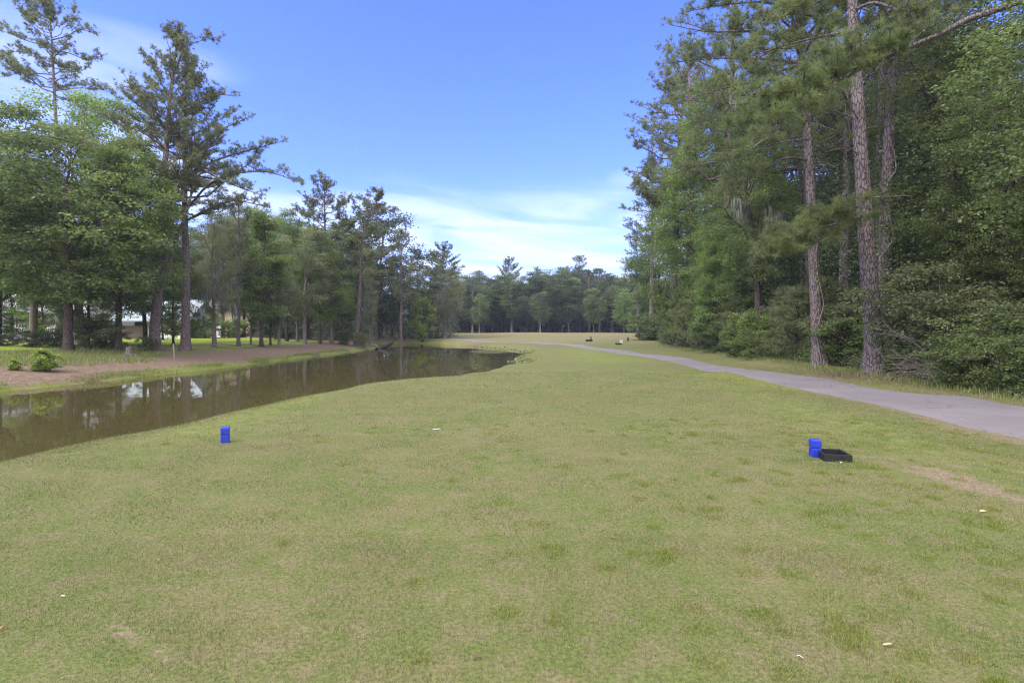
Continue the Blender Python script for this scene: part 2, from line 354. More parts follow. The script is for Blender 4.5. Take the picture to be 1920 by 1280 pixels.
def simple(name, col, rough=.6, spec=.3, nscale=0, namp=.2, bump_s=0, col2=None):
    m, out = mat(name)
    if nscale:
        n = noise(nscale, 5, .6); c = mixc(sstep(.3, .7, n), col, col2 or tuple(x*(1-namp) for x in col)); pbsdf(out, c, rough, spec, n if bump_s else None, bump_s, .01)
    else: pbsdf(out, col, rough, spec)
    return m
M_blue = simple('blue_paint', (.004, .020, .37), .42, .5, 22, .25, .15, (.012, .034, .30))
M_black = simple('black_stained_wood', (.012, .012, .016), .55, .4, 14, .5, .3)
M_white = simple('white_plastic', (.55, .55, .53), .5, .4, 20, .12)

m_path, out = mat('cart_path_asphalt')
geo = N('ShaderNodeNewGeometry'); pos = geo.outputs['Position']
n1 = noise(.5, 5, .6, pos); n2 = noise(60, 3, .7, pos); n3 = noise(3.5, 6, .65, pos)
c = mixc(sstep(.3, .7, n1), (.138, .124, .135), (.172, .156, .168)); c = mixc(mth('MULTIPLY', sstep(.5, .75, n3), .45), c, (.17, .15, .16))
c = mixc(.35, c, mixc(n2, (.2, .2, .2), (.8, .8, .8)), 'OVERLAY')
v = N('ShaderNodeTexVoronoi', feature='DISTANCE_TO_EDGE'); v.inputs['Scale'].default_value = .33
ad = N('ShaderNodeVectorMath', operation='ADD'); L(pos, ad.inputs[0]); L(noise(1.3, 4, .6, pos), ad.inputs[1]); L(ad.outputs[0], v.inputs['Vector'])
crk = mth('MULTIPLY', sstep(.006, .001, v.outputs['Distance']), sstep(.5, .56, noise(.45, 2, .5, pos)))
c = mixc(crk, c, (.06, .055, .05))
pbsdf(out, c, .9, .2, n2, .25, .01)

m_water, out = mat('pond_water')
geo = N('ShaderNodeNewGeometry'); pos = geo.outputs['Position']
mp = N('ShaderNodeMapping'); mp.inputs['Scale'].default_value = (.9, .45, 1); L(pos, mp.inputs['Vector'])
rip = noise(2.2, 3, .5, mp.outputs[0]); rip2 = noise(9, 2, .5, pos)
# stirred patches of small waves
def patch(x, y, rx, ry):
    sp = N('ShaderNodeSeparateXYZ'); L(pos, sp.inputs[0])
    dx = mth('DIVIDE', mth('SUBTRACT', sp.outputs[0], x), rx); dy = mth('DIVIDE', mth('SUBTRACT', sp.outputs[1], y), ry)
    return sstep(1.0, .2, mth('ADD', mth('MULTIPLY', dx, dx), mth('MULTIPLY', dy, dy)))
pm = mth('MAXIMUM', patch(-2.4, 63, 2.6, 6), mth('MULTIPLY', patch(-18.2, 36.2, 1.3, 2.5), .7))
hgt = mth('ADD', mth('MULTIPLY', rip, .0045), mth('MULTIPLY', mth('MULTIPLY', rip2, pm), .02))
b = N('ShaderNodeBsdfPrincipled'); b.inputs['Base Color'].default_value = (.060, .050, .020, 1); b.inputs['Roughness'].default_value = .02; b.inputs['IOR'].default_value = 1.34; b.inputs['Specular IOR Level'].default_value = .62
bn = N('ShaderNodeBump'); bn.inputs['Strength'].default_value = .5; bn.inputs['Distance'].default_value = 1.0; L(hgt, bn.inputs['Height']); L(bn.outputs[0], b.inputs['Normal']); L(b.outputs[0], out.inputs['Surface'])

# ------------------------------------------------------------------ ground, path, water
def axis(segs):
    out = [segs[0][0]]
    for a, b, st in segs:
        n = max(1, round((b-a)/st)); out += list(np.linspace(a, b, n+1)[1:])
    return np.array(out)
def grow(a, b, s0, s1, sign=1):
    out = [a]; st = s0
    while abs(out[-1]) < abs(b): out.append(out[-1]+sign*st); st = min(st*1.12, s1)
    return np.array(out[1:])
gx = np.r_[grow(-26, 300, .5, 25, -1)[::-1], axis([(-26, -10, .25), (-10, -4, .16), (-4, 7, .075), (7, 16, .16), (16, 30, .5)]), grow(30, 300, .6, 25)]
gy = np.r_[grow(-1, 40, .4, 6, -1)[::-1], axis([(-1, 2, .2), (2, 9, .075), (9, 26, .16), (26, 100, .35)]), grow(100, 420, .6, 30)]
GX, GY = np.meshgrid(gx, gy); GZ = height(GX, GY)
# the ground stays just under the path sheet
pd = sdist(PATH, GX, GY).reshape(GX.shape)
nx, ny = len(gx), len(gy)
i, j = np.meshgrid(np.arange(ny-1), np.arange(nx-1), indexing='ij'); a = i*nx+j
g = MB(); g.add(np.stack([GX, GY, GZ], -1), np.stack([a, a+1, a+nx+1, a+nx], -1).reshape(-1, 4))
go = g.obj('ground', m_ground, smooth=True); tag(go, kind='structure')
def put_mask(me, x, y):
    at = me.attributes.new('mask', 'FLOAT_COLOR', 'POINT'); at.data.foreach_set('color', masks(x, y).astype(np.float32).ravel())
put_mask(go.data, GX.ravel(), GY.ravel())
def gz(x, y):
    "height of the ground mesh itself (bilinear in its cells)"
    x = np.asarray(x, float); y = np.asarray(y, float)
    ix = np.clip(np.searchsorted(gx, x)-1, 0, nx-2); iy = np.clip(np.searchsorted(gy, y)-1, 0, ny-2)
    u = (x-gx[ix])/(gx[ix+1]-gx[ix]); v = (y-gy[iy])/(gy[iy+1]-gy[iy])
    return (GZ[iy, ix]*(1-u)+GZ[iy, ix+1]*u)*(1-v)+(GZ[iy+1, ix]*(1-u)+GZ[iy+1, ix+1]*u)*v
NA = 14; tt = np.linspace(0, 1, NA)[None, :, None]
jag = np.stack([vnoise(ER[:, 1]*2.1, ER[:, 0], 21)*.07, np.zeros(300)], 1); jag2 = np.stack([vnoise(EL[:, 1]*2.3, EL[:, 0], 22)*.06, np.zeros(300)], 1)
PP = (EL+jag2)[:, None]*(1-tt)+(ER+jag)[:, None]*tt
PZ = gz(PP[..., 0], PP[..., 1])+.022; PZ[:, 0] -= .04; PZ[:, -1] -= .04
i, j = np.meshgrid(np.arange(299), np.arange(NA-1), indexing='ij'); a = i*NA+j
p = MB(); p.add(np.concatenate([PP, PZ[..., None]], -1), np.stack([a, a+NA, a+NA+1, a+1], -1).reshape(-1, 4))
po = p.obj('path', m_path, smooth=True); tag(po, kind='structure')
wm = MB(); wm.add([(-40, -10, WATER_Z), (6, -10, WATER_Z), (6, 104, WATER_Z), (-40, 104, WATER_Z)], [(0, 1, 2, 3)])
tag(wm.obj('water', m_water), kind='structure')

# ------------------------------------------------------------------ plant builders
def rand_dirs(rng, n): return unit(rng.normal(size=(n, 3)))
def needles(mb, rng, P, D, per, length, width, spread=.95):
    n = len(P); d = unit(D[:, None]*.55 + rand_dirs(rng, n*per).reshape(n, per, 3)*spread + np.array([0, 0, .10]))
    ln = length*rng.uniform(.65, 1.1, (n, per, 1)); s = unit(np.cross(d, rand_dirs(rng, n*per).reshape(n, per, 3)))*width*.5
    b = P[:, None]+d*.02
    V = np.stack([b-s, b+s, b+d*ln], 2).reshape(-1, 3); m = n*per
    tint = np.clip(rng.uniform(0, 1, (n, 1))*.65+rng.uniform(0, 1, (n, per))*.35, 0, 1)
    mb.add(V, np.arange(m*3).reshape(m, 3), tint.ravel())
def leaves(mb, rng, Cn, per, spread, size, aspect=.62, flat=.8, tint_c=None):
    n = len(Cn); m = n*per
    off = rng.normal(size=(n, per, 3))*np.asarray(spread)*.6; b = (Cn[:, None]+off).reshape(-1, 3)
    d = rng.normal(size=(m, 3)); d[:, 2] = d[:, 2]*.45-.25; d = unit(d+.45*unit(off.reshape(-1, 3)))
    up = unit(rng.normal(size=(m, 3))*flat+np.array([0, 0, .8])); s = unit(np.cross(d, up)); ln = size*rng.uniform(.6, 1.25, (m, 1))
    nrm = np.cross(s, d)
    V = np.stack([b, b+d*ln*.45+s*ln*aspect*.5+nrm*ln*.08, b+d*ln-nrm*ln*.05, b+d*ln*.45-s*ln*aspect*.5+nrm*ln*.08], 1).reshape(-1, 3)
    tc = rng.uniform(0, 1, (n, 1)) if tint_c is None else tint_c
    tint = np.clip(tc*.6+rng.uniform(0, 1, (n, per))*.4, 0, 1)
    mb.add(V, np.arange(m*4).reshape(m, 4), tint.ravel())
def trunk_line(rng, H, wander=.25, lean=(0, 0), n=12):
    t = np.linspace(0, 1, n); w = np.cumsum(rng.normal(size=(n, 2)), 0)*wander/math.sqrt(n); w -= w[0]
    return np.stack([lean[0]*t+w[:, 0]*t, lean[1]*t+w[:, 1]*t, H*t], 1)
def trunk_tube(mb, T, r0, r1=.03, k=10):
    n = 26; P = along(T, np.linspace(0, 1, n)); t = np.linspace(0, 1, n)
    rad = r0*((1-t)**.8*.86+.0) + r1; rad[0] += r0*.42; rad[1] += r0*.06
    P = np.vstack([P[:1]-[0, 0, .35], P]); rad = np.r_[rad[0]*1.05, rad]
    tube(mb, P, rad, k); return lambda s: np.interp(s, t, rad[1:])
def pine_limb(wb, nb, rng, P, r, dens, nl, nw, per, bare=.35, sub=1.0):
    "a limb along polyline P with branchlets and needle tufts on its outer part"
    n = len(P); tube(wb, P, np.linspace(r, max(.012, r*.25), n), 5)
    Lm = np.linalg.norm(np.diff(P, axis=0), axis=1).sum(); T = unit(np.gradient(P, axis=0))
    k = max(4, int(Lm*3.0*dens)); ss = np.r_[bare+(1-bare)*np.sort(rng.uniform(0, 1, k)), 1.0]
    TP = []; TD = []
    for q, s in enumerate(ss):
        p = along(P, s)[0]; d = T[min(n-1, int(s*(n-1)))]
        lat = unit(np.cross(d, [0, 0, 1.]))*(1 if q % 2 else -1)
        v = unit(d*rng.uniform(.35, .9)+lat*rng.uniform(.2, 1.0)+np.array([0, 0, rng.uniform(-.05, .75)])) if q < len(ss)-1 else d
        bl = sub*rng.uniform(.45, 1.25)*(1.15-.55*s)*min(1.3, .5+Lm*.18)
        e = p+v*bl+np.array([0, 0, .12*bl]); B = bez(p, p+v*bl*.5, e, 4); tube(wb, B, np.linspace(max(.010, r*.25), .006, 4), 3)
        m = max(3, int(bl*7.0*dens)+1); u = rng.uniform(.35, 1, m); u[0] = 1
        pts = along(B, u)+rng.normal(size=(m, 3))*.13*sub*np.array([1, 1, .6]); TP.append(pts); TD.append(np.repeat(unit(v+np.array([0, 0, .35]))[None], m, 0))
    if TP: needles(nb, rng, np.vstack(TP), np.vstack(TD), per, nl, nw)
def pine(seed, H, r0, cb=.5, Lmax=3.6, nl=30, dens=1.0, needle=.26, nw=.028, per=22, wander=.3, lean=(0, 0), T=None, extra=(), top_lim=1.0, stubs=6, asym=None, skip=None):
    rng = np.random.default_rng(seed); wb, nb = MB(), MB()
    T = trunk_line(rng, H, wander, lean) if T is None else np.asarray(T, float)
    rad = trunk_tube(wb, T, r0)
    for k in range(nl):
        u = (k+rng.uniform(0, .9))/nl; t = cb+(1-cb)*u
        a = k*2.4+rng.normal()*.5
        prof = (.55+.45*math.sin(math.pi*min(1, .18+u*.75)))*(1-u)**.45+.10
        ln = Lmax*prof*rng.uniform(.5, 1.2)
        if asym: ln *= 1+asym[1]*math.cos(a-asym[0])
        if skip and skip(u, a, rng): continue
        e = R(4+52*u**1.3+rng.normal()*11); p0 = along(T, t)[0]
        d = np.array([math.cos(a)*math.cos(e), math.sin(a)*math.cos(e), math.sin(e)])
        p2 = p0+d*ln+np.array([0, 0, .16*ln]); p1 = p0+d*ln*.55+np.array([0, 0, -.10*ln])+rng.normal(size=3)*.10*ln
        P = bez(p0, p1, p2, 7); P[1:-1] += rng.normal(size=(5, 3))*.03*ln
        pine_limb(wb, nb, rng, P, max(.018, min(rad(t)*.55, .03+.016*ln)), dens, needle, nw, per)
    pine_limb(wb, nb, rng, along(T, [.93, .95, .97, .985, 1.0])+np.array([[0, 0, .0]]*5), .03, dens*2.5, needle, nw, per, .1)
    for k in range(stubs):
        t = rng.uniform(.25, cb); a = rng.uniform(0, 6.28); p0 = along(T, t)[0]; ln = rng.uniform(.4, 1.5)
        p2 = p0+np.array([math.cos(a)*ln, math.sin(a)*ln, rng.uniform(-.2, .3)]); tube(wb, bez(p0, (p0+p2)/2+rng.normal(size=3)*.1, p2, 4), np.linspace(.03, .008, 4), 4)
    for ex in extra:
        P = smooth_line(ex['P'], 10); pine_limb(wb, nb, rng, P, ex.get('r', .07), ex.get('dens', dens), ex.get('needle', needle), ex.get('nw', nw), ex.get('per', per), ex.get('bare', .3), ex.get('sub', 1.0))
    return wb, nb
def broad(seed, H, r0, cb=.3, rx=3.4, ncl=420, per=46, leaf=.15, spread=.55, wander=.5, lean=(0, 0), shell=.45, gap=.38, nlimb=13, T=None, vflat=.5, shape=1.0, taper=1.0, squash=1.0, puff=1.0):
    "leafy tree: trunk, limbs towards the crown's envelope, twigs to leaf clusters"
    rng = np.random.default_rng(seed); wb, lb = MB(), MB()
    T = trunk_line(rng, H*.9, wander, lean) if T is None else np.asarray(T, float)
    rad = trunk_tube(wb, T, r0, .02); zc0 = H*cb; hz = (H-zc0)/2; ctr_z = zc0+hz
    ph = rng.uniform(0, 6.28, 6)
    def radius(a, v):   # lobed envelope at azimuth a and height v in -1..1
        lob = 1+.22*math.sin(2*a+ph[0]+1.3*v)+.16*math.sin(3*a+ph[1]-2.2*v)+.13*math.sin(5*a+ph[2]+4*v)
        prof = math.sqrt(max(0, 1-abs(v)**2.2)); prof *= 1-(taper-1)*.5*(v+1)/2 if taper > 1 else 1
        return rx*lob*prof
    nodes = [along(T, np.linspace(cb*.8, 1, 10))]
    for k in range(nlimb):
        t = min(.97, cb*.75+(1-cb*.75)*(k+rng.uniform(0, .8))/nlimb); a = k*2.4+rng.normal()*.4; p0 = along(T, t)[0]
        v = np.clip((p0[2]-ctr_z)/hz+rng.uniform(.15, .6), -.85, .93); rr = radius(a, v)*rng.uniform(.7, .92)
        ax = along(T, np.clip((ctr_z+v*hz)/(H*.9), 0, 1))[0]
        p2 = np.array([ax[0]+math.cos(a)*rr, ax[1]+math.sin(a)*rr*squash, ctr_z+v*hz]); p1 = p0*.5+p2*.5+np.array([0, 0, .15*np.linalg.norm(p2-p0)])+rng.normal(size=3)*.25
        P = bez(p0, p1, p2, 8); P[1:-1] += rng.normal(size=(6, 3))*.07; r = max(.03, rad(t)*.55)
        tube(wb, P, np.linspace(r, .018, 8), 5); nodes.append(P[2:])
    nodes = np.vstack(nodes)
    pf = []; kk = rng.normal(size=(5, 3))*1.5/max(rx, .8)*1.6; kp = rng.uniform(0, 6.28, 5); q = 7; npf = max(12, ncl//q); ps = puff*(.18*rx+.10)
    tries = 0
    while len(pf) < npf:
        a = rng.uniform(0, 6.28); v = rng.uniform(-1, 1); f = rng.uniform(shell, 1)**.7; tries += 1
        ax = along(T, np.clip((ctr_z+v*hz)/(H*.9), 0, 1))[0]
        rr = radius(a, v)*f; p = np.array([ax[0]+math.cos(a)*rr, ax[1]+math.sin(a)*rr*squash, ctr_z+v*hz])
        if np.sin(kk@p+kp).mean()*.5+.5 < gap-.12+.12*rng.uniform() and rng.uniform() < .93: continue
        if pf and tries < npf*30 and np.min(np.linalg.norm((np.array(pf)-p)*np.array([1, 1, 1.6]), axis=1)) < ps*.95: continue
        pf.append(p)
    pf = np.array(pf); sz = rng.uniform(.65, 1.3, (npf, 1, 1)); off = rng.normal(size=(npf, q, 3))*np.array([.60, .60, .40])*ps*sz
    off[..., 2] -= .16*(off[..., 0]**2+off[..., 1]**2)/max(ps, .1)
    cl = (pf[:, None]+off).reshape(-1, 3); tc = np.repeat(rng.uniform(0, 1, npf), q)*.6+rng.uniform(0, 1, npf*q)*.4
    for p in pf:
        d = np.linalg.norm(nodes-p, axis=1)+.6*np.maximum(0, nodes[:, 2]-p[2]); n_ = nodes[np.argmin(d)]
        tube(wb, bez(n_, (p+n_)/2+np.array([0, 0, .12])+rng.normal(size=3)*.12, p, 5), np.linspace(.018+.007*np.linalg.norm(p-n_), .007, 5), 4)
    for p, c_ in zip(np.repeat(pf, q, 0)[::2], cl[::2]): tube(wb, np.array([p, (p+c_)/2+rng.normal(size=3)*.04, c_]), [.010, .008, .004], 3)
    leaves(lb, rng, cl, int(per*ncl/len(cl)), (spread*.8, spread*.8, spread*.8*vflat), leaf, tint_c=tc[:, None])
    return wb, lb
def moss(seed, pts, ln=1.0):
    rng = np.random.default_rng(seed); mb = MB()
    for p in pts:
        for k in range(14):
            q = np.array(p)+rng.normal(size=3)*np.array([.16, .16, .05]); l = ln*rng.uniform(.4, 1.1); w_ = rng.uniform(.015, .04)
            P = np.array([q, q+[rng.normal()*.04, rng.normal()*.04, -l*.5], q+[rng.normal()*.08, rng.normal()*.08, -l]]); a = rng.uniform(0, 3.14); s = np.array([math.cos(a), math.sin(a), 0])*w_
            mb.add([P[0]-s, P[0]+s, P[1]+s*1.3, P[1]-s*1.3, P[2]+s*.2, P[2]-s*.2], [(0, 1, 2, 3), (3, 2, 4, 5)], rng.uniform(0, 1, 2))
    return mb
PROTO = {}
def proto(key, name, wood, crown, mw, mc, H, moss_mb=None):
    "keeps the meshes of one plant; every plant placed is an Empty with its own trunk and crown objects"
    me_w = wood.mesh(name+'_wood', True); me_w.materials.append(mw); me_c = crown.mesh(name+'_crown'); me_c.materials.append(mc)
    me_m = None
    if moss_mb: me_m = moss_mb.mesh(name+'_moss'); me_m.materials.append(M_moss)
    PROTO[key] = (name, me_w, me_c, H, me_m)
def plant(key, x, y, label, cat='tree', group=None, H=None, rz=0, wide=1.0, crown_mat=None, parts=('trunk', 'crown'), dz=0):
    name, me_w, me_c, H0, me_m = PROTO[key]; k = (H or H0)/H0
    o = empty(name, (x, y, float(gz(x, y))+dz), rz, (k*wide, k*wide, k)); tag(o, label, cat, group)
    for nm, me in zip(parts, (me_w, me_c)):
        c = bpy.data.objects.new(nm, me); C.objects.link(c); c.parent = o
        if crown_mat and nm == parts[1]:
            c.material_slots[0].link = 'OBJECT'; c.material_slots[0].material = crown_mat
    if me_m: c = bpy.data.objects.new('hanging_moss', me_m); C.objects.link(c); c.parent = o
    return o
def tall(px, d, top): # height of a tree whose top stands at photo row `top`
    x, y = Wd(px, d); return (HOR-top)/F*d+EYE-float(gz(x, y))
def at_px(px, d): x, y = Wd(px, d); return x, y
def loc_pts(base, pts):
    "photo points (px, py, depth) as points relative to a plant's base"
    return np.array([((px-960)/F*d, d, EYE-(py-HOR)/F*d) for px, py, d in pts])-np.asarray(base)

# ------------------------------------------------------------------ kinds of plant
proto('pineA', 'pine_tree', *pine(1, 22, .34, .52, 3.9, 32), M_barkpine, M_pine, 22)
proto('pineB', 'pine_tree', *pine(2, 22, .30, .62, 3.3, 26, wander=.5), M_barkpine, M_pine, 22)
proto('pineC', 'pine_tree', *pine(3, 20, .32, .40, 4.1, 40, dens=.95), M_barkpine, M_pine, 20)
proto('pineD', 'pine_tree', *pine(4, 23, .32, .60, 4.8, 38, wander=.6, dens=1.2), M_barkpine, M_pine, 23)
proto('broadA', 'leafy_tree', *broad(11, 14, .24, .24, 4.2, 600, 56, .20, .72, vflat=.34, gap=.42), M_barkdark, M_oak, 14)
proto('broadB', 'leafy_tree', *broad(12, 12, .20, .12, 3.5, 360, 60, .19, .66, vflat=.34, gap=.46), M_barkdark, M_oak, 12)
proto('broadC', 'leafy_tree', *broad(13, 15, .19, .20, 2.5, 340, 56, .20, .6, taper=1.9, vflat=.38, gap=.42), M_barkdark, M_gum, 15)
proto('broadD', 'leafy_tree', *broad(14, 16, .26, .24, 3.2, 430, 58, .18, .72, gap=.46, vflat=.30), M_barkgrey, M_pale, 16)
proto('broadE', 'leafy_tree', *broad(15, 18, .30, .22, 4.8, 780, 58, .21, .80, shell=.35, vflat=.36, gap=.44), M_barkdark, M_gum, 18)
proto('cypress', 'leafy_tree', *broad(16, 15, .30, .25, 2.8, 380, 44, .14, .55, gap=.40, taper=1.4), M_barkgrey, M_pale, 15,
      moss(5, np.random.default_rng(5).normal(size=(34, 3))*np.array([1.3, 1.3, 2.3])+np.array([0, 0, 7.2]), 1.7))
proto('shrubA', 'shrub', *broad(21, 2.6, .025, .05, 1.35, 330, 46, .085, .26, gap=.24, nlimb=9, shell=.3), M_barkdark, M_shrub, 2.6)
proto('shrubB', 'shrub', *broad(22, 1.8, .02, .03, 1.25, 230, 48, .08, .22, gap=.25, nlimb=9, shell=.3), M_barkdark, M_oak, 1.8)
proto('shrubC', 'shrub', *broad(23, .95, .010, .02, .50, 110, 40, .085, .12, gap=.25, nlimb=8, shell=.2), M_barkdark, M_bright, .95)
proto('youngpine', 'young_pine', *pine(31, 3.4, .05, .06, 1.35, 44, 1.3, .22, .014, 20, .1, stubs=0), M_barkdark, M_pinelit, 3.4)
proto('sapling', 'sapling', *broad(24, 7.2, .09, .10, 1.75, 300, 44, .17, .38, taper=1.7, gap=.33), M_barkdark, M_bright, 7.2)

# ------------------------------------------------------------------ left bank: the trees that can be told apart
GL = 'trees along the far bank of the pond'
def base_px(px, d): x, y = Wd(px, d); return np.array([x, y, float(gz(x, y))])
def trunk_px(px, d, pts, b):
    return np.vstack([[0, 0, 0], loc_pts(b, [(p[0], p[1], p[2] if len(p) > 2 else d) for p in pts])])

b = base_px(348, 46)
T = trunk_px(348, 46, [(349, 560), (349, 480), (346, 400), (347, 330), (345, 240), (350, 170), (353, 128)], b)
ex = [dict(P=loc_pts(b, q), r=.11, bare=.3) for q in (
    [(346, 398, 46), (385, 352, 45.6), (430, 328, 45), (500, 322, 45), (555, 340, 45)],
    [(347, 335, 46), (400, 303, 46.5), (452, 286, 47), (525, 266, 47)],
    [(346, 300, 46), (385, 262, 45), (425, 238, 44.5), (462, 222, 44.5)],
    [(346, 415, 46), (392, 392, 44.5), (440, 376, 44), (490, 386, 43.5)],
    [(347, 330, 46), (375, 318, 44), (420, 340, 43), (478, 362, 42.5)],
    [(346, 260, 46), (300, 235, 45), (262, 228, 45), (235, 210, 45)],
    [(347, 300, 46), (308, 280, 47), (262, 270, 47), (225, 275, 47)],
    [(348, 210, 46), (380, 190, 46), (410, 178, 46), (436, 180, 46)])]
wb, nb = pine(41, T[-1][2], .37, .46, 5.0, 54, 1.05, T=T, extra=ex)
proto('wide', 'pine_tree', wb, nb, M_barkpine, M_pine, T[-1][2])
plant('wide', b[0], b[1], 'broad open pine with the longest spreading limbs of the pond bank trees', 'pine tree', GL)

b = base_px(289, 44)
T = trunk_px(289, 44, [(291, 600), (297, 545), (304, 480), (308, 400), (310, 300), (318, 190), (326, 120), (335, 62)], b)
ex = [dict(P=loc_pts(b, q), r=r_, bare=br) for q, r_, br in (
    ([(298, 548, 44), (322, 478, 43.7), (333, 440, 43.5), (348, 404, 43.3), (362, 350, 43), (372, 300, 43)], .20, .72),
    ([(322, 150, 44), (345, 92, 44), (372, 78, 44), (398, 72, 44)], .06, .3), ([(318, 190, 44), (290, 130, 44), (272, 108, 44)], .06, .3),
    ([(312, 280, 44), (270, 250, 43), (228, 235, 43), (205, 225, 43)], .08, .35), ([(312, 240, 44), (262, 200, 44), (232, 172, 44)], .07, .3))]
wb, nb = pine(42, T[-1][2], .43, .50, 3.7, 40, 1.05, T=T, extra=ex)
proto('forked', 'pine_tree', wb, nb, M_barkpine, M_pine, T[-1][2])
plant('forked', b[0], b[1], 'tall dark-topped pine whose thick trunk forks low, beside the broad open pine', 'pine tree', GL)

b = base_px(112, 56)
T = trunk_px(112, 56, [(110, 500), (108, 300), (102, 170), (98, 90), (92, 8)], b)
ex = [dict(P=loc_pts(b, q), r=.07, bare=.35) for q in (
    [(102, 140, 56), (60, 138, 55), (20, 140, 55), (-15, 150, 55)], [(100, 90, 56), (55, 78, 56), (15, 62, 56), (-8, 55, 56)], [(101, 120, 56), (60, 100, 57), (20, 98, 57), (-10, 112, 57)],
    [(100, 95, 56), (130, 100, 56), (160, 112, 56), (182, 108, 56)], [(98, 75, 56), (125, 68, 56), (150, 55, 56), (172, 62, 56)], [(104, 170, 56), (150, 165, 56), (190, 168, 55), (215, 180, 55)])]
wb, nb = pine(43, T[-1][2], .34, .72, 4.2, 34, 1.1, T=T, extra=ex)
proto('farleftpine', 'pine_tree', wb, nb, M_barkpine, M_pine, T[-1][2])
plant('farleftpine', b[0], b[1], 'tallest pine on the left, its ragged tiered crown standing clear above the leafy trees', 'pine tree', GL)

b = base_px(667, 72)
T = trunk_px(667, 72, [(671, 600), (676, 540), (676, 470), (684, 430), (698, 395), (712, 366)], b)
ex = [dict(P=loc_pts(b, q), r=.07, bare=.4) for q in (
    [(677, 490, 72), (700, 484, 71), (722, 478, 71), (742, 464, 71)], [(690, 415, 72), (712, 400, 72), (728, 398, 72), (741, 396, 72)], [(680, 445, 72), (660, 425, 72), (648, 415, 72)],
    [(698, 395, 72), (684, 378, 72), (668, 372, 72)], [(676, 500, 72), (655, 505, 71), (636, 500, 71)], [(676, 520, 72), (700, 520, 70), (718, 515, 70)])]
wb, nb = pine(44, T[-1][2], .30, .56, 3.0, 32, 1.2, T=T, extra=ex, stubs=8)
proto('lean', 'pine_tree', wb, nb, M_barkpine, M_pine, T[-1][2])
plant('lean', b[0], b[1], 'crooked pine leaning right above the end of the bank, crown in separate flat tufts', 'pine tree', GL)

def row(key, px, d, top, label, cat='tree', group=GL, rz=None, wide=1.0, mat_=None, **kw):
    x, y = Wd(px, d); random.seed(int(px*7+d)); rz_ = random.uniform(0, 6.28) if rz is None else rz
    return plant(key, x, y, label, cat, group, H=tall(px, d, top), rz=rz_, wide=wide, crown_mat=mat_, **kw)
row('broadA', 128, 38, 236, 'leafy tree with a dark trunk standing just behind the bright green shrub', wide=1.2)
row('broadE', 222, 41, 270, 'light green leafy tree bulging out to the left of the forked pine', wide=.95, mat_=M_gum)
row('broadD', 150, 50, 148, 'slender light green tree rising in front of the tallest left pine', wide=1.0, mat_=M_gum)
row('broadA', -6, 41, 205, 'leafy tree with a dark trunk cut by the left edge of the photo', wide=1.0)
row('broadB', 165, 40.5, 470, 'low dark tree with a pale leaning trunk beside the tree stump', wide=1.1, mat_=M_oak)
row('broadD', 62, 47, 300, 'dusky leafy tree in front of the white house', wide=1.35, mat_=M_oak)
row('broadB', 22, 58, 500, 'low leafy tree hiding the left end of the white house', wide=1.3)
row('broadB', 78, 57, 505, 'low leafy tree before the lit porch of the white house', wide=1.1, mat_=M_gum)
row('broadB', 305, 62, 520, 'small leafy tree before the blue-grey roof', wide=1.0)
row('broadC', 272, 50, 335, 'thin dark-trunked tree close behind the forked trunk', mat_=M_oak)
row('broadB', 325, 50, 470, 'small tree with a thin dark trunk between the forked pine and the broad pine', wide=.8)
row('cypress', 402, 52, 392, 'grey-green mossy tree, first to the right of the broad open pine', wide=.9)
row('pineC', 447, 55, 372, 'straight pine with soft pale foliage, behind the long limbs of the broad pine', 'pine tree', wide=.8)
row('broadD', 470, 59, 470, 'thin dark tree crowded between the soft pale pine and the bright sweetgum', wide=.7, mat_=M_oak)
row('broadC', 490, 57, 392, 'bright star-leaved sweetgum with a thin grey trunk, leafy almost to the ground', wide=1.15)
row('broadB', 507, 61, 480, 'short leafy tree with a dark thin stem just right of the bright sweetgum', wide=.7)
row('cypress', 523, 60, 455, 'mossy tree with a pale straight trunk at the edge of the sunny lawn', wide=.75)
row('broadD', 572, 66, 418, 'wide grey-green tree with feathery leaves hanging low over the bank', wide=1.0)
row('broadE', 600, 70, 432, 'bright green rounded tree in front of the flat-topped pine', wide=.85)
row('pineD', 622, 71, 345, 'tall flat-topped pine with a long bare trunk, left of the crooked pine', 'pine tree', wide=.95)
row('broadD', 418, 80, 402, 'feathery tree behind the grey-green mossy tree', wide=.9)
row('broadE', 458, 84, 392, 'rounded tree behind the soft pale pine', wide=.75, mat_=M_oak)
row('broadD', 508, 82, 398, 'grey-green tree behind the bright sweetgum', wide=.85)
row('broadE', 538, 72, 398, 'mid-height leafy tree filling the dip right of the broad open pine', wide=.7)
row('broadD', 558, 74, 425, 'grey-green tree just left of the wide feathery tree', wide=.8)
row('broadB', 640, 73, 520, 'low spreading green tree at the foot of the flat-topped pine', wide=.9)
row('cypress', 693, 76, 500, 'pale buttressed trunk standing at the water end beside the log', wide=.6)
row('pineC', 752, 93, 436, 'pine with a straight pale trunk behind the far end of the pond', 'pine tree', wide=.9)
row('sapling', 791, 97, 552, 'young bright green tree alone in front of the dark far-bank trees', 'young tree')
row('pineD', 822, 108, 464, 'dense round-headed pine behind the bright young tree', 'pine tree', wide=1.1)
row('cypress', 834, 103, 500, 'grey mossy tree with a pale thin trunk at the mouth of the cart path', wide=1.05)
for k, (px, d, top) in enumerate(((716, 108, 500), (735, 112, 495), (768, 110, 490), (782, 118, 480), (806, 114, 500), (656, 100, 490), (845, 128, 500), (700, 122, 505))):
    row(('broadA', 'cypress', 'broadD', 'pineC')[k % 4], px, d, top, 'dim tree in the shaded grove behind the end of the pond', 'tree', 'shaded grove at the end of the pond', wide=1.0)
rng = np.random.default_rng(77)
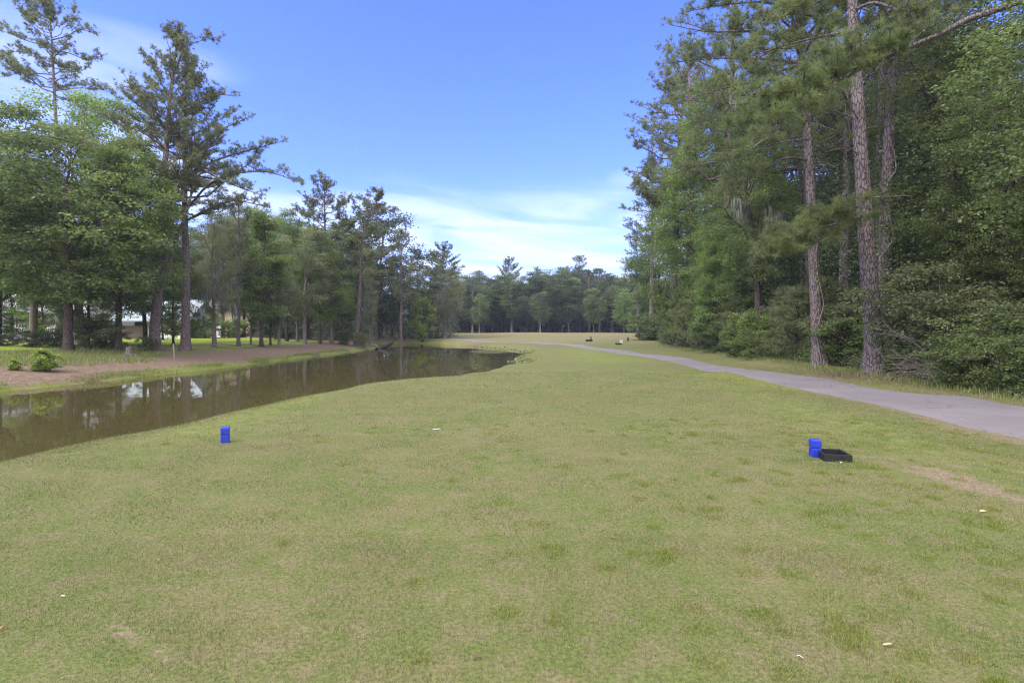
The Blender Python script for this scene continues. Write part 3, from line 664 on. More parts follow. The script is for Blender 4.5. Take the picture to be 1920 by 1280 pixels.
for k in range(34):
    px = -170+k*27+rng.uniform(-9, 9); d = rng.uniform(98, 122) if k % 2 else rng.uniform(88, 98)
    if 20 < px < 110 or 250 < px < 350 or 385 < px < 450: d = max(d, 96)
    top = 470 + rng.uniform(-60, 30) - (60 if k % 3 == 0 else 0)+ (30 if px > 560 else 0)
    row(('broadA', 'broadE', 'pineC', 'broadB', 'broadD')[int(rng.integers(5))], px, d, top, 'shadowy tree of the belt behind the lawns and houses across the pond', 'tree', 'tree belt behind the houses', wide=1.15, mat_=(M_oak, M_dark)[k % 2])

# ------------------------------------------------------------------ right wood
GR = 'trees along the edge of the right-hand wood'
NE, NWD = .23, .012
def bigpine(key, px, d, pts, r0, seed, limbs, label, nl=40, cb=.62, Lmax=4.4, H=None, per=26, **kw):
    b = base_px(px, d); T = trunk_px(px, d, pts, b)
    ex = [dict(P=loc_pts(b, q[0]), r=q[1], bare=q[2], **(q[3] if len(q) > 3 else {})) for q in limbs]
    wb, nb = pine(seed, T[-1][2], r0, cb, Lmax, nl, 1.0, NE, NWD*1.3, per, T=T, extra=ex, **kw)
    proto(key, 'pine_tree', wb, nb, M_barkpine, M_pinenear, T[-1][2]); return plant(key, b[0], b[1], label, 'pine tree', GR)
lit = dict(per=40, nw=.013, dens=1.25, needle=.22, sub=.85)
bigpine('giant', 1641, 20, [(1636, 600), (1628, 500), (1620, 380), (1612, 250), (1605, 140), (1598, 0), (1592, -160), (1590, -420)], .33, 51,
        [([(1622, 402, 20), (1585, 416, 19.6), (1530, 428, 19.2), (1478, 446, 18.8)], .05, .12, dict(lit, sub=1.1, dens=1.9)), ([(1600, 412, 19.8), (1560, 440, 19.3), (1510, 465, 19), (1440, 480, 18.6)], .035, .15, dict(lit, sub=1.0, dens=1.7)), ([(1616, 225, 20), (1580, 214, 20), (1550, 200, 20)], .04, .3),
         ([(1600, 60, 20), (1560, 65, 19), (1500, 78, 18.5), (1440, 95, 18.5), (1395, 120, 18.5)], .06, .35, lit), ([(1600, 20, 20), (1640, 5, 19), (1690, 20, 18), (1740, 15, 18)], .06, .3, lit),
         ([(1598, -10, 20), (1540, 0, 21), (1480, 30, 21.5), (1420, 30, 22)], .06, .3, lit), ([(1599, -40, 20), (1560, -20, 18), (1500, 15, 17), (1440, 60, 16.5)], .05, .4, lit)],
        'thickest trunk at the edge of the cart path, scaly pine leaning slightly left', cb=.66)
bigpine('vinepine', 1664, 23.5, [(1660, 520), (1662, 400), (1668, 250), (1676, 120), (1684, 0), (1690, -120), (1692, -380)], .34, 52,
        [([(1680, 60, 23.5), (1650, 10, 23), (1600, 4, 22.5), (1550, -5, 22)], .06, .3), ([(1676, 110, 23.5), (1720, 70, 23), (1765, 40, 22.5)], .05, .3, lit), ([(1672, 190, 23.5), (1700, 160, 23), (1740, 150, 22)], .04, .3, lit)],
        'tall pine wrapped by a bare looping vine, close behind the thickest trunk', cb=.62)
bigpine('thinpine', 1648, 29, [(1648, 400), (1650, 250), (1653, 120), (1656, 0), (1658, -150), (1660, -220)], .24, 53, [([(1654, 90, 29), (1620, 60, 28), (1580, 50, 28)], .05, .3)],
        'slim pine seen between the two thick front trunks', cb=.6, Lmax=3.6)
bigpine('archpine', 1538, 25.5, [(1532, 600), (1528, 520), (1522, 400), (1517, 290), (1512, 180), (1500, 80), (1494, 0), (1490, -120), (1488, -190)], .30, 54,
        [([(1518, 302, 25.5), (1475, 296, 25), (1425, 322, 24.5), (1362, 356, 24)], .06, .38, lit), ([(1512, 200, 25.5), (1450, 215, 25), (1380, 235, 24), (1320, 262, 24)], .06, .3, lit),
         ([(1514, 150, 25.5), (1440, 150, 25), (1360, 165, 24.5), (1275, 190, 24)], .07, .25, lit), ([(1500, 80, 25.5), (1420, 60, 25), (1330, 60, 25), (1262, 48, 25)], .07, .25, lit),
         ([(1510, 120, 25.5), (1420, 110, 26), (1330, 110, 27), (1258, 118, 27)], .07, .3, lit), ([(1520, 230, 25.5), (1565, 245, 25), (1605, 262, 24.5)], .04, .3, lit),
         ([(1496, 20, 25.5), (1430, 5, 25), (1350, 10, 25), (1290, 22, 25)], .07, .25, lit), ([(1516, 260, 25.5), (1450, 270, 24), (1400, 290, 23.5), (1350, 300, 23)], .05, .3, lit)],
        'pine with a low arching limb and thin vines on its trunk', cb=.58, Lmax=5.2)
bigpine('straightpine', 1581, 33, [(1584, 450), (1588, 350), (1590, 200), (1592, 50), (1592, -40)], .36, 55, [], 'straight dark pine trunk between the arching-limb pine and the thickest trunk', cb=.5, Lmax=4.2)
bigpine('twinpine', 1520, 36, [(1516, 450), (1510, 300), (1506, 150), (1504, 30)], .31, 56, [], 'slim pine, the nearer of two close trunks behind the arching-limb pine', cb=.55, Lmax=3.8)
bigpine('twinpine2', 1505, 39, [(1504, 450), (1500, 300), (1496, 150), (1494, 60)], .20, 57, [], 'slim pine, the farther and thinner of two close trunks behind the arching-limb pine', cb=.55, Lmax=3.6)
bigpine('backpine', 1374, 46, [(1374, 540), (1368, 450), (1362, 360), (1366, 250), (1372, 150), (1378, 30)], .40, 58,
        [([(1370, 200, 46), (1320, 190, 45), (1270, 190, 45), (1240, 195, 45)], .08, .3), ([(1372, 140, 46), (1320, 120, 45), (1270, 98, 45), (1242, 92, 45)], .08, .3), ([(1375, 90, 46), (1330, 60, 46), (1290, 45, 46), (1262, 40, 46)], .08, .3),
         ([(1364, 300, 46), (1310, 310, 45), (1250, 330, 45), (1212, 345, 45)], .08, .35)],
        'tall pine rising out of the light green sweetgums, beside the twisted trunk', cb=.46, Lmax=5.0, nl=40)
b = base_px(2010, 16.5)
P = loc_pts(b, [(2010, -40, 16.5), (1905, 6, 16.5), (1815, 36, 16.3), (1735, 78, 16), (1658, 106, 15.8), (1612, 130, 15.6), (1565, 153, 15.4), (1522, 160, 15.2), (1478, 186, 15), (1440, 200, 15)])
T = trunk_px(2010, 16.5, [(2010, 400), (2010, 100), (2012, -200), (2014, -500)], b)
ex = [dict(P=P, r=.115, bare=.56, **dict(lit, per=50, dens=1.7))] + [dict(P=loc_pts(b, q), r=.035, bare=.2, **lit) for q in (
    [(1612, 130, 15.6), (1585, 108, 15.2), (1550, 100, 15)], [(1560, 154, 15.4), (1530, 190, 15), (1480, 215, 14.7), (1448, 232, 14.6)], [(1660, 106, 15.8), (1640, 75, 15.5), (1600, 80, 15.3)], [(1700, 92, 16), (1730, 60, 15.6), (1765, 40, 15.4)],
    [(1522, 160, 15.2), (1490, 205, 14.9), (1450, 250, 14.6), (1412, 275, 14.4)], [(1565, 153, 15.4), (1545, 195, 15.1), (1520, 225, 14.9)], [(1478, 186, 15), (1440, 170, 14.8), (1405, 178, 14.6)])]
wb, nb = pine(59, T[-1][2], .26, .72, 3.6, 16, 1.0, NE, NWD*1.3, 22, T=T, extra=ex, stubs=3)
proto('limbpine', 'pine_tree', wb, nb, M_barkpine, M_pinenear, T[-1][2])
plant('limbpine', b[0], b[1], 'pine stretching one long dark limb leftward across the front trunks', 'pine tree', GR)

b = base_px(1424, 36)
T = trunk_px(1424, 36, [(1421, 560), (1416, 470), (1406, 400), (1398, 352), (1402, 290), (1412, 230)], b)
wb, lb = broad(61, T[-1][2]/.9, .25, .30, 2.5, 480, 50, .13, .5, T=T, nlimb=14, gap=.4)
proto('twisted', 'leafy_tree', wb, lb, M_barkdark, M_oak, T[-1][2]/.9, moss(9, loc_pts(b, [(1385, 375, 34), (1392, 380, 34.5), (1400, 378, 35), (1455, 395, 35), (1462, 400, 35), (1475, 420, 35), (1440, 388, 35), (1380, 372, 34), (1470, 405, 35.5)]), 1.5))
plant('twisted', b[0], b[1], 'leafy tree with a dark twisted trunk and hanging grey moss', 'tree', GR)

def nearbroad(key, seed, H, r0, cb, rx, ncl, per, leaf, spread, mw, mc, **kw):
    proto(key, 'leafy_tree', *broad(seed, H, r0, cb, rx, ncl, per, leaf, spread, **kw), mw, mc, H)
nearbroad('gumR', 62, 22, .3, .12, 5.0, 1500, 48, .19, .66, M_barkdark, M_gum, gap=.34, taper=1.5, shell=.6)
nearbroad('gumR2', 63, 22, .3, .20, 5.0, 1450, 48, .19, .66, M_barkdark, M_gum, gap=.35, taper=1.3, shell=.6)
nearbroad('oakN', 64, 15, .22, .10, 3.4, 1300, 46, .125, .46, M_barkdark, M_oak, gap=.40, vflat=.4)
nearbroad('oakN2', 65, 16, .24, .14, 3.6, 1300, 46, .125, .46, M_barkdark, M_oak, gap=.42, vflat=.4)
nearbroad('oakT', 66, 9.5, .16, .34, 2.5, 620, 52, .095, .34, M_barkdark, M_oak, gap=.36)
row('gumR', 1292, 63, 288, 'light green sweetgum bulging over the fairway, leafy down to the young pines', wide=.95, group=GR)
row('gumR2', 1335, 52, 150, 'tall light green sweetgum in front of the tall back pine', wide=.80, group=GR)
row('gumR', 1345, 44, 400, 'low yellow-green tree in front of the tall sweetgums', wide=.85, group=GR)
row('broadA', 1238, 88, 430, 'dark rounded tree at the far corner of the wood, dense to the ground', wide=1.0, group=GR, mat_=M_oak)
row('pineA', 1222, 84, 300, 'pine at the far corner of the wood, crown drooping towards the fairway', 'pine tree', GR)
row('pineC', 1196, 112, 440, 'dark far pine just left of the wood corner', 'pine tree', GR, wide=1.0)
row('pineB', 1262, 70, 150, 'pine standing over the light green sweetgum at the edge of the sky', 'pine tree', GR, wide=1.25)
row('pineC', 1300, 57, 96, 'pine behind the tall sweetgum with its top against the sky', 'pine tree', GR, wide=1.1)
row('oakN', 1800, 23, 40, 'dark leafy tree directly behind the grey-green shrub and bare twigs', wide=1.0, group=GR)
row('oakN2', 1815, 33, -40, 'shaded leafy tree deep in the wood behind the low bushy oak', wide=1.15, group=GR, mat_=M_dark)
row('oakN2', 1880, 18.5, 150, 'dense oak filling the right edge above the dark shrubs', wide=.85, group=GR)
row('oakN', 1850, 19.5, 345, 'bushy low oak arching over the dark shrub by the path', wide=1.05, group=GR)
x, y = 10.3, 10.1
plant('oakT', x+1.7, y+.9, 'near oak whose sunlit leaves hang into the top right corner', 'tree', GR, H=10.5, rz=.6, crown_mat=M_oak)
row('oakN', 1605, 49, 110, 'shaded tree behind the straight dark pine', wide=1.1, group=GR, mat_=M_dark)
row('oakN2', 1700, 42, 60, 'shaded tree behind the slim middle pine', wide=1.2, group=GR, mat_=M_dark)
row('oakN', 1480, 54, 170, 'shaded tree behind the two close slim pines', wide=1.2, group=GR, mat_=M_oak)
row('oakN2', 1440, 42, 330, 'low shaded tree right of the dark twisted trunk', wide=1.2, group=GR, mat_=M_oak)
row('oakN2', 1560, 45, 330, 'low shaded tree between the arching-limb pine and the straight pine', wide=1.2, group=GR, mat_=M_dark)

# shrubs and young pines along the wood's edge
GS = 'shrubs along the edge of the right-hand wood'
def bush(key, px, d, top, label, wide=1.0, mat_=None, cat='shrub', group=GS, parts=('stems', 'leaves')):
    x, y = Wd(px, d); random.seed(int(px+d)); return plant(key, x, y, label, cat, group, H=tall(px, d, top), rz=random.uniform(0, 6), wide=wide, crown_mat=mat_, parts=parts)
bush('shrubA', 1752, 18.4, 508, 'tall grey-green shrub behind the tangle of bare twigs', 1.05)
bush('shrubA', 1815, 17.0, 575, 'grey-green shrub under the low bushy oak', 1.2)
bush('shrubB', 1862, 15.0, 606, 'dark green shrub hanging over the path verge with a hollow beneath', 1.1)
bush('shrubB', 1912, 14.0, 640, 'dark leafy shrub at the right edge beside the widened path', .9)
bush('shrubB', 1780, 16.4, 640, 'yellow-green low shrub in front of the bare twigs', 1.0, M_weed)
bush('shrubB', 1715, 18.2, 652, 'low weedy bush at the right of the thickest trunk', 1.0, M_weed)
bush('shrubA', 1600, 25.5, 575, 'pale green shrub between the arching-limb pine and the thickest trunk', 1.1)
bush('shrubA', 1565, 27, 590, 'soft grey shrub just right of the arching-limb pine', 1.0)
bush('shrubB', 1640, 24.5, 600, 'dim shrub behind the thickest trunk', 1.2)
bush('shrubB', 1455, 31, 625, 'round glossy shrub below the dark twisted trunk', 1.0)
bush('shrubB', 1395, 36.5, 622, 'dark bush at the grass edge under the low yellow-green tree', 1.2)
bush('shrubB', 1430, 33.5, 590, 'bright sprig-topped bush at the foot of the dark twisted trunk', .8, M_gum)
bush('shrubA', 1350, 42, 590, 'grey shrub between the young pines and the grass', 1.3, M_oak)
bush('shrubB', 1225, 84, 592, 'dark shrub at the farthest corner of the wood', 1.4)
for px, d, top, lab in ((1492, 29, 560, 'dark young pine left of the arching-limb pine'), (1548, 29, 545, 'young pine half hidden behind the arching-limb pine'), (1612, 28, 560, 'young pine with fresh green needles between the front trunks'),
                        (1285, 55, 555, 'young pine below the bulging sweetgum'), (1318, 47, 545, 'tallest young pine beside the grass, below the sweetgums'), (1262, 62, 575, 'small young pine nearest the far corner of the wood'),
                        (1470, 34, 560, 'young pine right of the dark twisted trunk'), (1375, 41, 575, 'young pine behind the dark bush at the grass edge')):
    bush('youngpine', px, d, top, lab, 1.0, M_pine if 'dark' in lab else None, 'young pine', 'young pines at the foot of the wood', ('trunk', 'crown'))
# bare twigs
def brush(px, d, name, label, n, seed, rz, ln, spread=.6):
    rng = np.random.default_rng(seed); mb = MB(); b = base_px(px, d)
    for k in range(n):
        a = rz+rng.normal()*spread; e = R(rng.uniform(5, 60)); l = ln*rng.uniform(.5, 1.1); p0 = rng.normal(size=3)*np.array([.25, .25, .05])
        dvec = np.array([math.cos(a)*math.cos(e), math.sin(a)*math.cos(e), math.sin(e)]); P = bez(p0, p0+dvec*l*.6+np.array([0, 0, .2*l]), p0+dvec*l+np.array([math.cos(a), math.sin(a), -.8])*l*.2, 7)
        tube(mb, P, np.linspace(.014, .003, 7), 4)
        for q in range(9):
            s = rng.uniform(.3, 1); p = along(P, s)[0]; v = unit(dvec+rng.normal(size=3)*.7)*l*rng.uniform(.12, .4); tube(mb, bez(p, p+v*.5, p+v-[0, 0, .08], 4), np.linspace(.006, .002, 4), 3)
    o = mb.obj(name, M_twig, smooth=True); o.location = b; return tag(o, label, 'dead branches')
brush(1775, 16.9, 'dead_brush', 'tangle of bare grey arching twigs to the right of the thickest trunk', 24, 3, R(172), 2.2, .42)
brush(684, 70.5, 'dead_brush', 'heap of bare fallen branches at the foot of the crooked pine', 22, 4, R(60), 2.6, 1.6)

# vines
def vine(px, d, base_path, label, r, leafy, seed, loop):
    rng = np.random.default_rng(seed); mb = MB(); b = base_px(px, d); P = loc_pts(b, [(p[0], p[1], p[2] if len(p) > 2 else d) for p in base_path])
    Q = smooth_line(P, 46); tube(mb, Q, np.linspace(r, r*.5, 46), 6)
    o = empty('climbing_vine', b); tag(o, label, 'vine'); mb.obj('stem', M_twig, o, True)
    if leafy:
        lb = MB(); c = along(Q, rng.uniform(.1, 1, leafy))+rng.normal(size=(leafy, 3))*.12; leaves(lb, rng, c, 14, (.13, .13, .16), .085); lb.obj('leaves', M_gum, o)
vine(1662, 23.1, [(1664, 640), (1658, 600), (1656, 572), (1674, 548), (1676, 530), (1656, 508), (1650, 484), (1662, 468), (1674, 446), (1668, 400), (1662, 362), (1668, 335), (1680, 318), (1676, 280)], 'bare looping vine winding up the second thick pine', .045, 16, 1, 1)
vine(1538, 25.15, [(1540, 676), (1532, 620), (1544, 570), (1534, 520), (1530, 480), (1534, 440), (1526, 420)], 'thin leafy vine climbing the pine with the arching limb', .022, 22, 2, 1)

# ------------------------------------------------------------------ the far wood across the fairway
GF = 'dark wood across the far fairway'
rng = np.random.default_rng(5)
for k in range(44):
    px = 838+k*9.3+rng.uniform(-4, 4); d = rng.uniform(158, 176) if k % 2 else rng.uniform(176, 190); top = 527+rng.uniform(-16, 14)-12*math.exp(-((px-1060)/70)**2)
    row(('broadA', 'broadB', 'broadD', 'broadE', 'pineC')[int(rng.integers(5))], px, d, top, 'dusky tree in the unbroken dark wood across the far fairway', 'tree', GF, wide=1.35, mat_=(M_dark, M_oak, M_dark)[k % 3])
for key, px, d, top, lab, wd_ in (('pineD', 955, 182, 488, 'far pine with a spreading tiered top, tallest left of the centre gap', 1.0), ('pineB', 1010, 184, 505, 'far pine with a small open head between the two tallest far pines', 1.0),
                             ('pineC', 1086, 180, 484, 'broad dome-topped far pine, the highest of the far wood', 1.25), ('pineA', 1062, 186, 505, 'far pine touching the left side of the dome-topped pine', 1.0), ('pineC', 1150, 176, 520, 'round far pine right of the dome-topped pine', 1.0)):
    row(key, px, d, top, lab, 'pine tree', 'pines of the far wood', wide=wd_)
row('broadD', 899, 152, 548, 'small pale-trunked tree in front of the far wood, left of the mound', 'tree', 'pale trees before the far wood', wide=1.1, mat_=M_oak)
row('broadD', 1013, 156, 545, 'broad pale tree in front of the far wood behind the mound', 'tree', 'pale trees before the far wood', wide=1.3, mat_=M_oak)
row('broadA', 1113, 158, 538, 'pale-trunked tree in front of the far wood below the dome-topped pine', 'tree', 'pale trees before the far wood', wide=.8)
row('broadE', 1170, 152, 545, 'pale-trunked tree in front of the far wood, nearest the right-hand corner', 'tree', 'pale trees before the far wood', wide=.9)

# masses of wood nobody could count: deep inside the right-hand wood and behind the far trees
def mass(name, spots, mat_, label, seed, leaf=.34, ncl=120, per=34):
    rng = np.random.default_rng(seed); lb, wb = MB(), MB()
    for (x, y, H, rx) in spots:
        z = float(gz(x, y)); u = rng.uniform(0, 1, ncl); a = rng.uniform(0, 6.28, ncl); rr = rx*np.sqrt(rng.uniform(.05, 1, ncl))*np.sqrt(np.clip(1-(np.abs(u-.5)*2)**2.6, .05, 1))
        c = np.stack([x+np.cos(a)*rr, y+np.sin(a)*rr, z+H*(.06+.92*u)], 1); leaves(lb, rng, c, per, (.8, .8, .55), leaf, tint_c=rng.uniform(0, 1, (ncl, 1)))
        tube(wb, [(x, y, z-.2), (x+rng.normal()*.2, y, z+H*.5), (x, y, z+H*.95)], [.22, .15, .04], 6)
    o = lb.obj(name, mat_); tag(o, label, 'wood', kind='stuff'); w_ = wb.obj('trunks', M_barkdark, o, True); w_['kind'] = 'stuff'
rng = np.random.default_rng(8); sp = []
for y in np.arange(20, 100, 4.6):
    for q in range(4):
        x0 = np.interp(y, WOOD[2:11, 1], WOOD[2:11, 0])+5.5+q*4.6+rng.uniform(-1, 1); sp.append((x0, y+rng.uniform(-2, 2), rng.uniform(13, 20) if q else rng.uniform(8, 14), 3.2))
for y in np.arange(6, 22, 4): sp += [(19+rng.uniform(-1, 1), y, rng.uniform(13, 18), 3.2), (24, y+2, 19, 3.4)]
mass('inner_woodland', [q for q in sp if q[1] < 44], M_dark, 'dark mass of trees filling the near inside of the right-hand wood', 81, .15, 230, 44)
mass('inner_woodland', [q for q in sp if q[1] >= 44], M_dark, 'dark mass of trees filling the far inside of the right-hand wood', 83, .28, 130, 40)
sp = [(x+rng.uniform(-3, 3), rng.uniform(192, 215), rng.uniform(13, 19), rng.uniform(3, 5.5)) for x in np.arange(-75, 95, 5)] + [(x, rng.uniform(118, 150), rng.uniform(13, 17), 5) for x in np.arange(-150, -38, 5.5)] + [(rng.uniform(42, 70), y, 15, 5) for y in np.arange(110, 190, 5)]
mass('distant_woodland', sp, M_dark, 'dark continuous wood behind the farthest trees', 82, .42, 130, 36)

# undergrowth nobody could count
def ground_leaves(name, mat_, label, pts, hmax, leaf, per, seed, spread=.35, kind='stuff'):
    rng = np.random.default_rng(seed); mb = MB(); x, y = pts[:, 0], pts[:, 1]; z = gz(x, y)
    c = np.stack([x, y, z+hmax*rng.uniform(.05, 1, len(x))**1.3], 1); leaves(mb, rng, c, per, (spread, spread, spread*.6), leaf)
    return tag(mb.obj(name, mat_), label, 'undergrowth', kind=kind)
rng = np.random.default_rng(91)
wy = rng.uniform(11, 100, 5200)**1.0; wx = np.interp(wy, WOOD[1:11, 1], WOOD[1:11, 0])+.5+np.abs(rng.normal(size=5200))*1.8+.5*vnoise(wy, wy*.3, 4)
near = wy < 32
ground_leaves('undergrowth', M_oak, 'low leafy undergrowth along the foot of the right-hand wood', np.stack([wx, wy], 1)[near], .75, .085, 34, 92)
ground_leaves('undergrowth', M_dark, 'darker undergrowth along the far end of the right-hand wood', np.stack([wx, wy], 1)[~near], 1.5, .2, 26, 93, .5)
fx = rng.uniform(-80, 70, 5200); fy = rng.uniform(172, 205, 5200)
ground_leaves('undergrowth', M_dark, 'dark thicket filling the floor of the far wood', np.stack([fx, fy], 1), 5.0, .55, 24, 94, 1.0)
lx = rng.uniform(-130, -12, 2400); ly = rng.uniform(100, 126, 2400)
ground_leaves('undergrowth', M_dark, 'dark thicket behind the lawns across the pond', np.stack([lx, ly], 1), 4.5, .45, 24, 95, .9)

# thin haze over the whole place
hz = MB(); hz.box((0, 190, 17), (640, 500, 46)); m_haze, out = mat('haze'); pv = N('ShaderNodeVolumePrincipled'); pv.inputs['Color'].default_value = (.66, .72, 1.0, 1); pv.inputs['Density'].default_value = .0003
L(pv.outputs[0], out.inputs['Volume']); tag(hz.obj('haze', m_haze), kind='stuff')
# ------------------------------------------------------------------ tee markers, boxes, small things
def tee_marker(x, y, rz, label, sc=1.0, m=M_blue, group='blue tee markers'):
    o = empty('tee_marker', (x, y, float(gz(x, y))-.005), rz, (.88, .88, 1.05)); tag(o, label, 'tee marker', group)
    a = MB(); a.box((0, 0, .05), (.13, .13, .108)); a.obj('lower_block', m, o, bevel=.007)
    n_ = MB(); n_.box((0, 0, .112), (.098, .098, .022)); n_.obj('groove', m, o)
    t_ = MB(); t_.box((0, 0, .158), (.13, .13, .082)); V = t_.v[0]; t_.add(np.array([(-.065, -.065, .199), (.065, -.065, .199), (.065, .065, .199), (-.065, .065, .199), (-.048, -.048, .211), (.048, -.048, .211), (.048, .048, .211), (-.048, .048, .211)]),
        [(4, 5, 6, 7), (0, 1, 5, 4), (1, 2, 6, 5), (2, 3, 7, 6), (3, 0, 4, 7)]); t_.obj('upper_block', m, o, bevel=.005)
    return o
pl = ground_at(417, 831); tee_marker(pl[0], pl[1]+.08, R(24), 'blue two-tier block tee marker standing alone near the pond edge of the tee')
pr = ground_at(1533, 858); tee_marker(pr[0]+.012, pr[1]+.08, R(-8), 'blue two-tier block tee marker touching the black open box')
def open_box(x, y, rz, label, size=(.31, .34, .092), name='divot_box', sc=1.0, m=M_black, group=None):
    o = empty(name, (x, y, float(gz(x, y))-.006), rz, sc); tag(o, label, 'box', group); lx, ly, h = size; t = .028
    for c_, s_ in (((0, -ly/2, h/2), (lx, t, h)), ((0, ly/2, h/2), (lx, t, h)), ((-lx/2+t/2+.001, 0, h/2), (t, ly-t-.002, h-.003)), ((lx/2-t/2-.001, 0, h/2), (t, ly-t-.002, h-.003))):
        q = MB(); q.box(c_, s_); q.obj('side_panel', m, o, bevel=.004)
    q = MB(); q.box((0, 0, .012), (lx-.06, ly-.06, .012)); q.obj('floor_panel', m, o)
    return o
pb = ground_at(1572, 866); open_box(pb[0]+.035, pb[1]+.18, R(-11), 'black open-topped wooden box lying on the tee against a blue marker')
# far tees
def far_post(px, py, h, w_, m, label, name, cat, grp):
    g_ = ground_at(px, py); o = empty(name, g_); tag(o, label, cat, grp)
    q = MB(); q.box((0, 0, h*.45), (w_, w_, h*.9)); q.obj('post', m, o, bevel=.01); q = MB(); q.box((0, 0, h*.95), (w_*1.15, w_*1.15, h*.12)); q.obj('cap', m, o, bevel=.01)
GT = 'markers on the forward tees'
far_post(1108, 639.5, .62, .16, M_black, 'small black post on the farthest forward tee beside a flat dark box', 'tee_post', 'post', GT)
g_ = ground_at(1104.5, 639.8); open_box(g_[0], g_[1], 0, 'flat dark box on the farthest forward tee', (.95, .5, .26))
far_post(1165, 645, .52, .30, M_white, 'white forward tee marker with a dark box beside it', 'tee_marker', 'tee marker', GT)
g_ = ground_at(1160, 646); open_box(g_[0], g_[1], 0, 'dark box next to the white forward tee marker', (.8, .5, .20))
far_post(1177.5, 639.5, .55, .18, M_black, 'lone black post on the fairway between the forward tees and the wood', 'tee_post', 'post', GT)
far_post(1248, 644.5, .42, .20, M_white, 'white post at the dark corner of the wood', 'boundary_post', 'post', GT)

# litter on the tee
rng = np.random.default_rng(14)
def scrap(name, px, py, l, w_, m, label, cat, rz, lift=.012, grp=None):
    g_ = ground_at(px, py); mb = MB(); n = 7; t = np.linspace(-.5, .5, n); arc = lift*(1-(2*t)**2)*.4
    wd_ = w_*np.sqrt(np.clip(1-(1.9*t)**2, .05, 1))
    V = np.concatenate([np.stack([t*l, wd_*.5, arc+.006], 1), np.stack([t*l, -wd_*.5, arc*.6+.004], 1), np.stack([t*l, wd_*.5, arc+.001], 1), np.stack([t*l, -wd_*.5, arc*.6-.001], 1)])
    Fs = []
    for i_ in range(n-1): Fs += [(i_, i_+n, i_+n+1, i_+1), (i_+2*n, i_+2*n+1, i_+3*n+1, i_+3*n), (i_, i_+1, i_+2*n+1, i_+2*n), (i_+n, i_+3*n, i_+3*n+1, i_+n+1)]
    V = V*.75; mb.add(V, Fs); o = mb.obj(name, m, smooth=True); o.location = g_+np.array([0, 0, .012]); o.rotation_euler = (rng.normal()*.1, rng.normal()*.1, rz); return tag(o, label, cat, grp)
M_leafdry = simple('dry_leaf', (.30, .17, .09), .7, .2, 30, .4); M_straw = simple('pale_dry_straw', (.42, .33, .21), .7, .2, 30, .3); M_chip = simple('weathered_chip', (.16, .10, .08), .8, .2, 30, .4)
scrap('paper_scrap', 818, 806, .17, .035, M_white, 'white torn scrap lying flat on the middle of the tee', 'litter', .1, .004)
scrap('paper_scrap', 1577, 869, .045, .02, M_white, 'tiny white scrap in front of the black open box', 'litter', .4, .02)
scrap('broken_tee', 118, 1121, .030, .006, M_white, 'broken white and blue golf tee in the foreground grass', 'golf tee', .1, .006)
scrap('broken_tee', 1500, 1236, .045, .007, M_white, 'thin white golf tee sticking out of the foreground turf', 'golf tee', 2.2, .02)
scrap('dry_leaf', 1664, 1213, .065, .013, M_straw, 'pale straw coloured pine bract lying in the foreground on the right', 'leaf', .05, .01)
scrap('dry_leaf', 1843, 961, .07, .03, M_straw, 'pale curled leaf beside the bare worn patch', 'leaf', -.2, .03)
for px, py, l, m, lab in ((298, 1054, .05, M_leafdry, 'orange brown dry leaf at the left of the foreground'), (4, 1182, .055, M_leafdry, 'orange dry leaf cut by the left edge'), (939, 868, .06, M_chip, 'dark bark chip in the middle of the tee'),
                          (886, 1007, .06, M_leafdry, 'long brown leaf in the centre foreground'), (1149, 1010, .07, M_leafdry, 'reddish thin leaf right of the centre foreground'), (717, 1049, .035, M_leafdry, 'small orange leaf left of the centre foreground'),
                          (895, 1235, .06, M_chip, 'thin twig piece at the bottom centre')):
    scrap('dry_leaf' if 'leaf' in lab else 'turf_litter', px, py, l, l*.3, m, lab, 'leaf' if 'leaf' in lab else 'litter', rng.uniform(0, 3), .02)

# left bank: stump, stake, shrubs, log
M_stumpwood = simple('cut_wood', (.30, .24, .18), .8, .2, 12, .4, .3)
g_ = ground_at(241, 668); o = empty('tree_stump', g_); tag(o, 'grey cut tree stump standing in the pine straw of the far bank', 'stump')
mb = MB(); P = np.array([(0, 0, -.1), (0, 0, .05), (.0, 0, .2), (.02, 0, .45), (.03, 0, .62)]); tube(mb, P, [.36, .27, .19, .165, .16], 12)
for a in (0.2, 1.6, 3.3, 4.6, 5.5): tube(mb, bez(np.array([.1*math.cos(a), .1*math.sin(a), .18]), np.array([.35*math.cos(a), .35*math.sin(a), .05]), np.array([.75*math.cos(a+.2), .75*math.sin(a+.2), -.06]), 6), np.linspace(.11, .03, 6), 6)
mb.obj('base', M_barkgrey, o, True)
mb = MB(); a = np.linspace(0, 2*math.pi, 12, endpoint=False); mb.add(np.vstack([np.stack([.03+.155*np.cos(a), .155*np.sin(a), np.full(12, .622)+.03*np.sin(3*a)], 1), [[.03, 0, .63]]]), [(i_, (i_+1) % 12, 12) for i_ in range(12)]); mb.obj('cut_top', M_stumpwood, o)
g_ = ground_at(327, 673); mb = MB(); mb.box((0, 0, .45), (.09, .09, 1.1)); mb.box((0, 0, 1.02), (.095, .095, .04), taper=.5); o = mb.obj('wooden_stake', M_stumpwood, bevel=.01); o.location = g_; o.rotation_euler = (.03, -.05, .4); tag(o, 'weathered wooden stake standing alone on the pond bank', 'stake')
GB = 'bright shrubs on the far bank'
def bank_shrub(key, px, py, top, label, wide=1.0, m=None):
    g_ = ground_at(px, py); h = (py-top)/F*g_[1]; random.seed(px); return plant(key, g_[0], g_[1], label, 'shrub', GB, H=h*1.08, rz=random.uniform(0, 6), wide=wide, crown_mat=m, parts=('stems', 'leaves'))
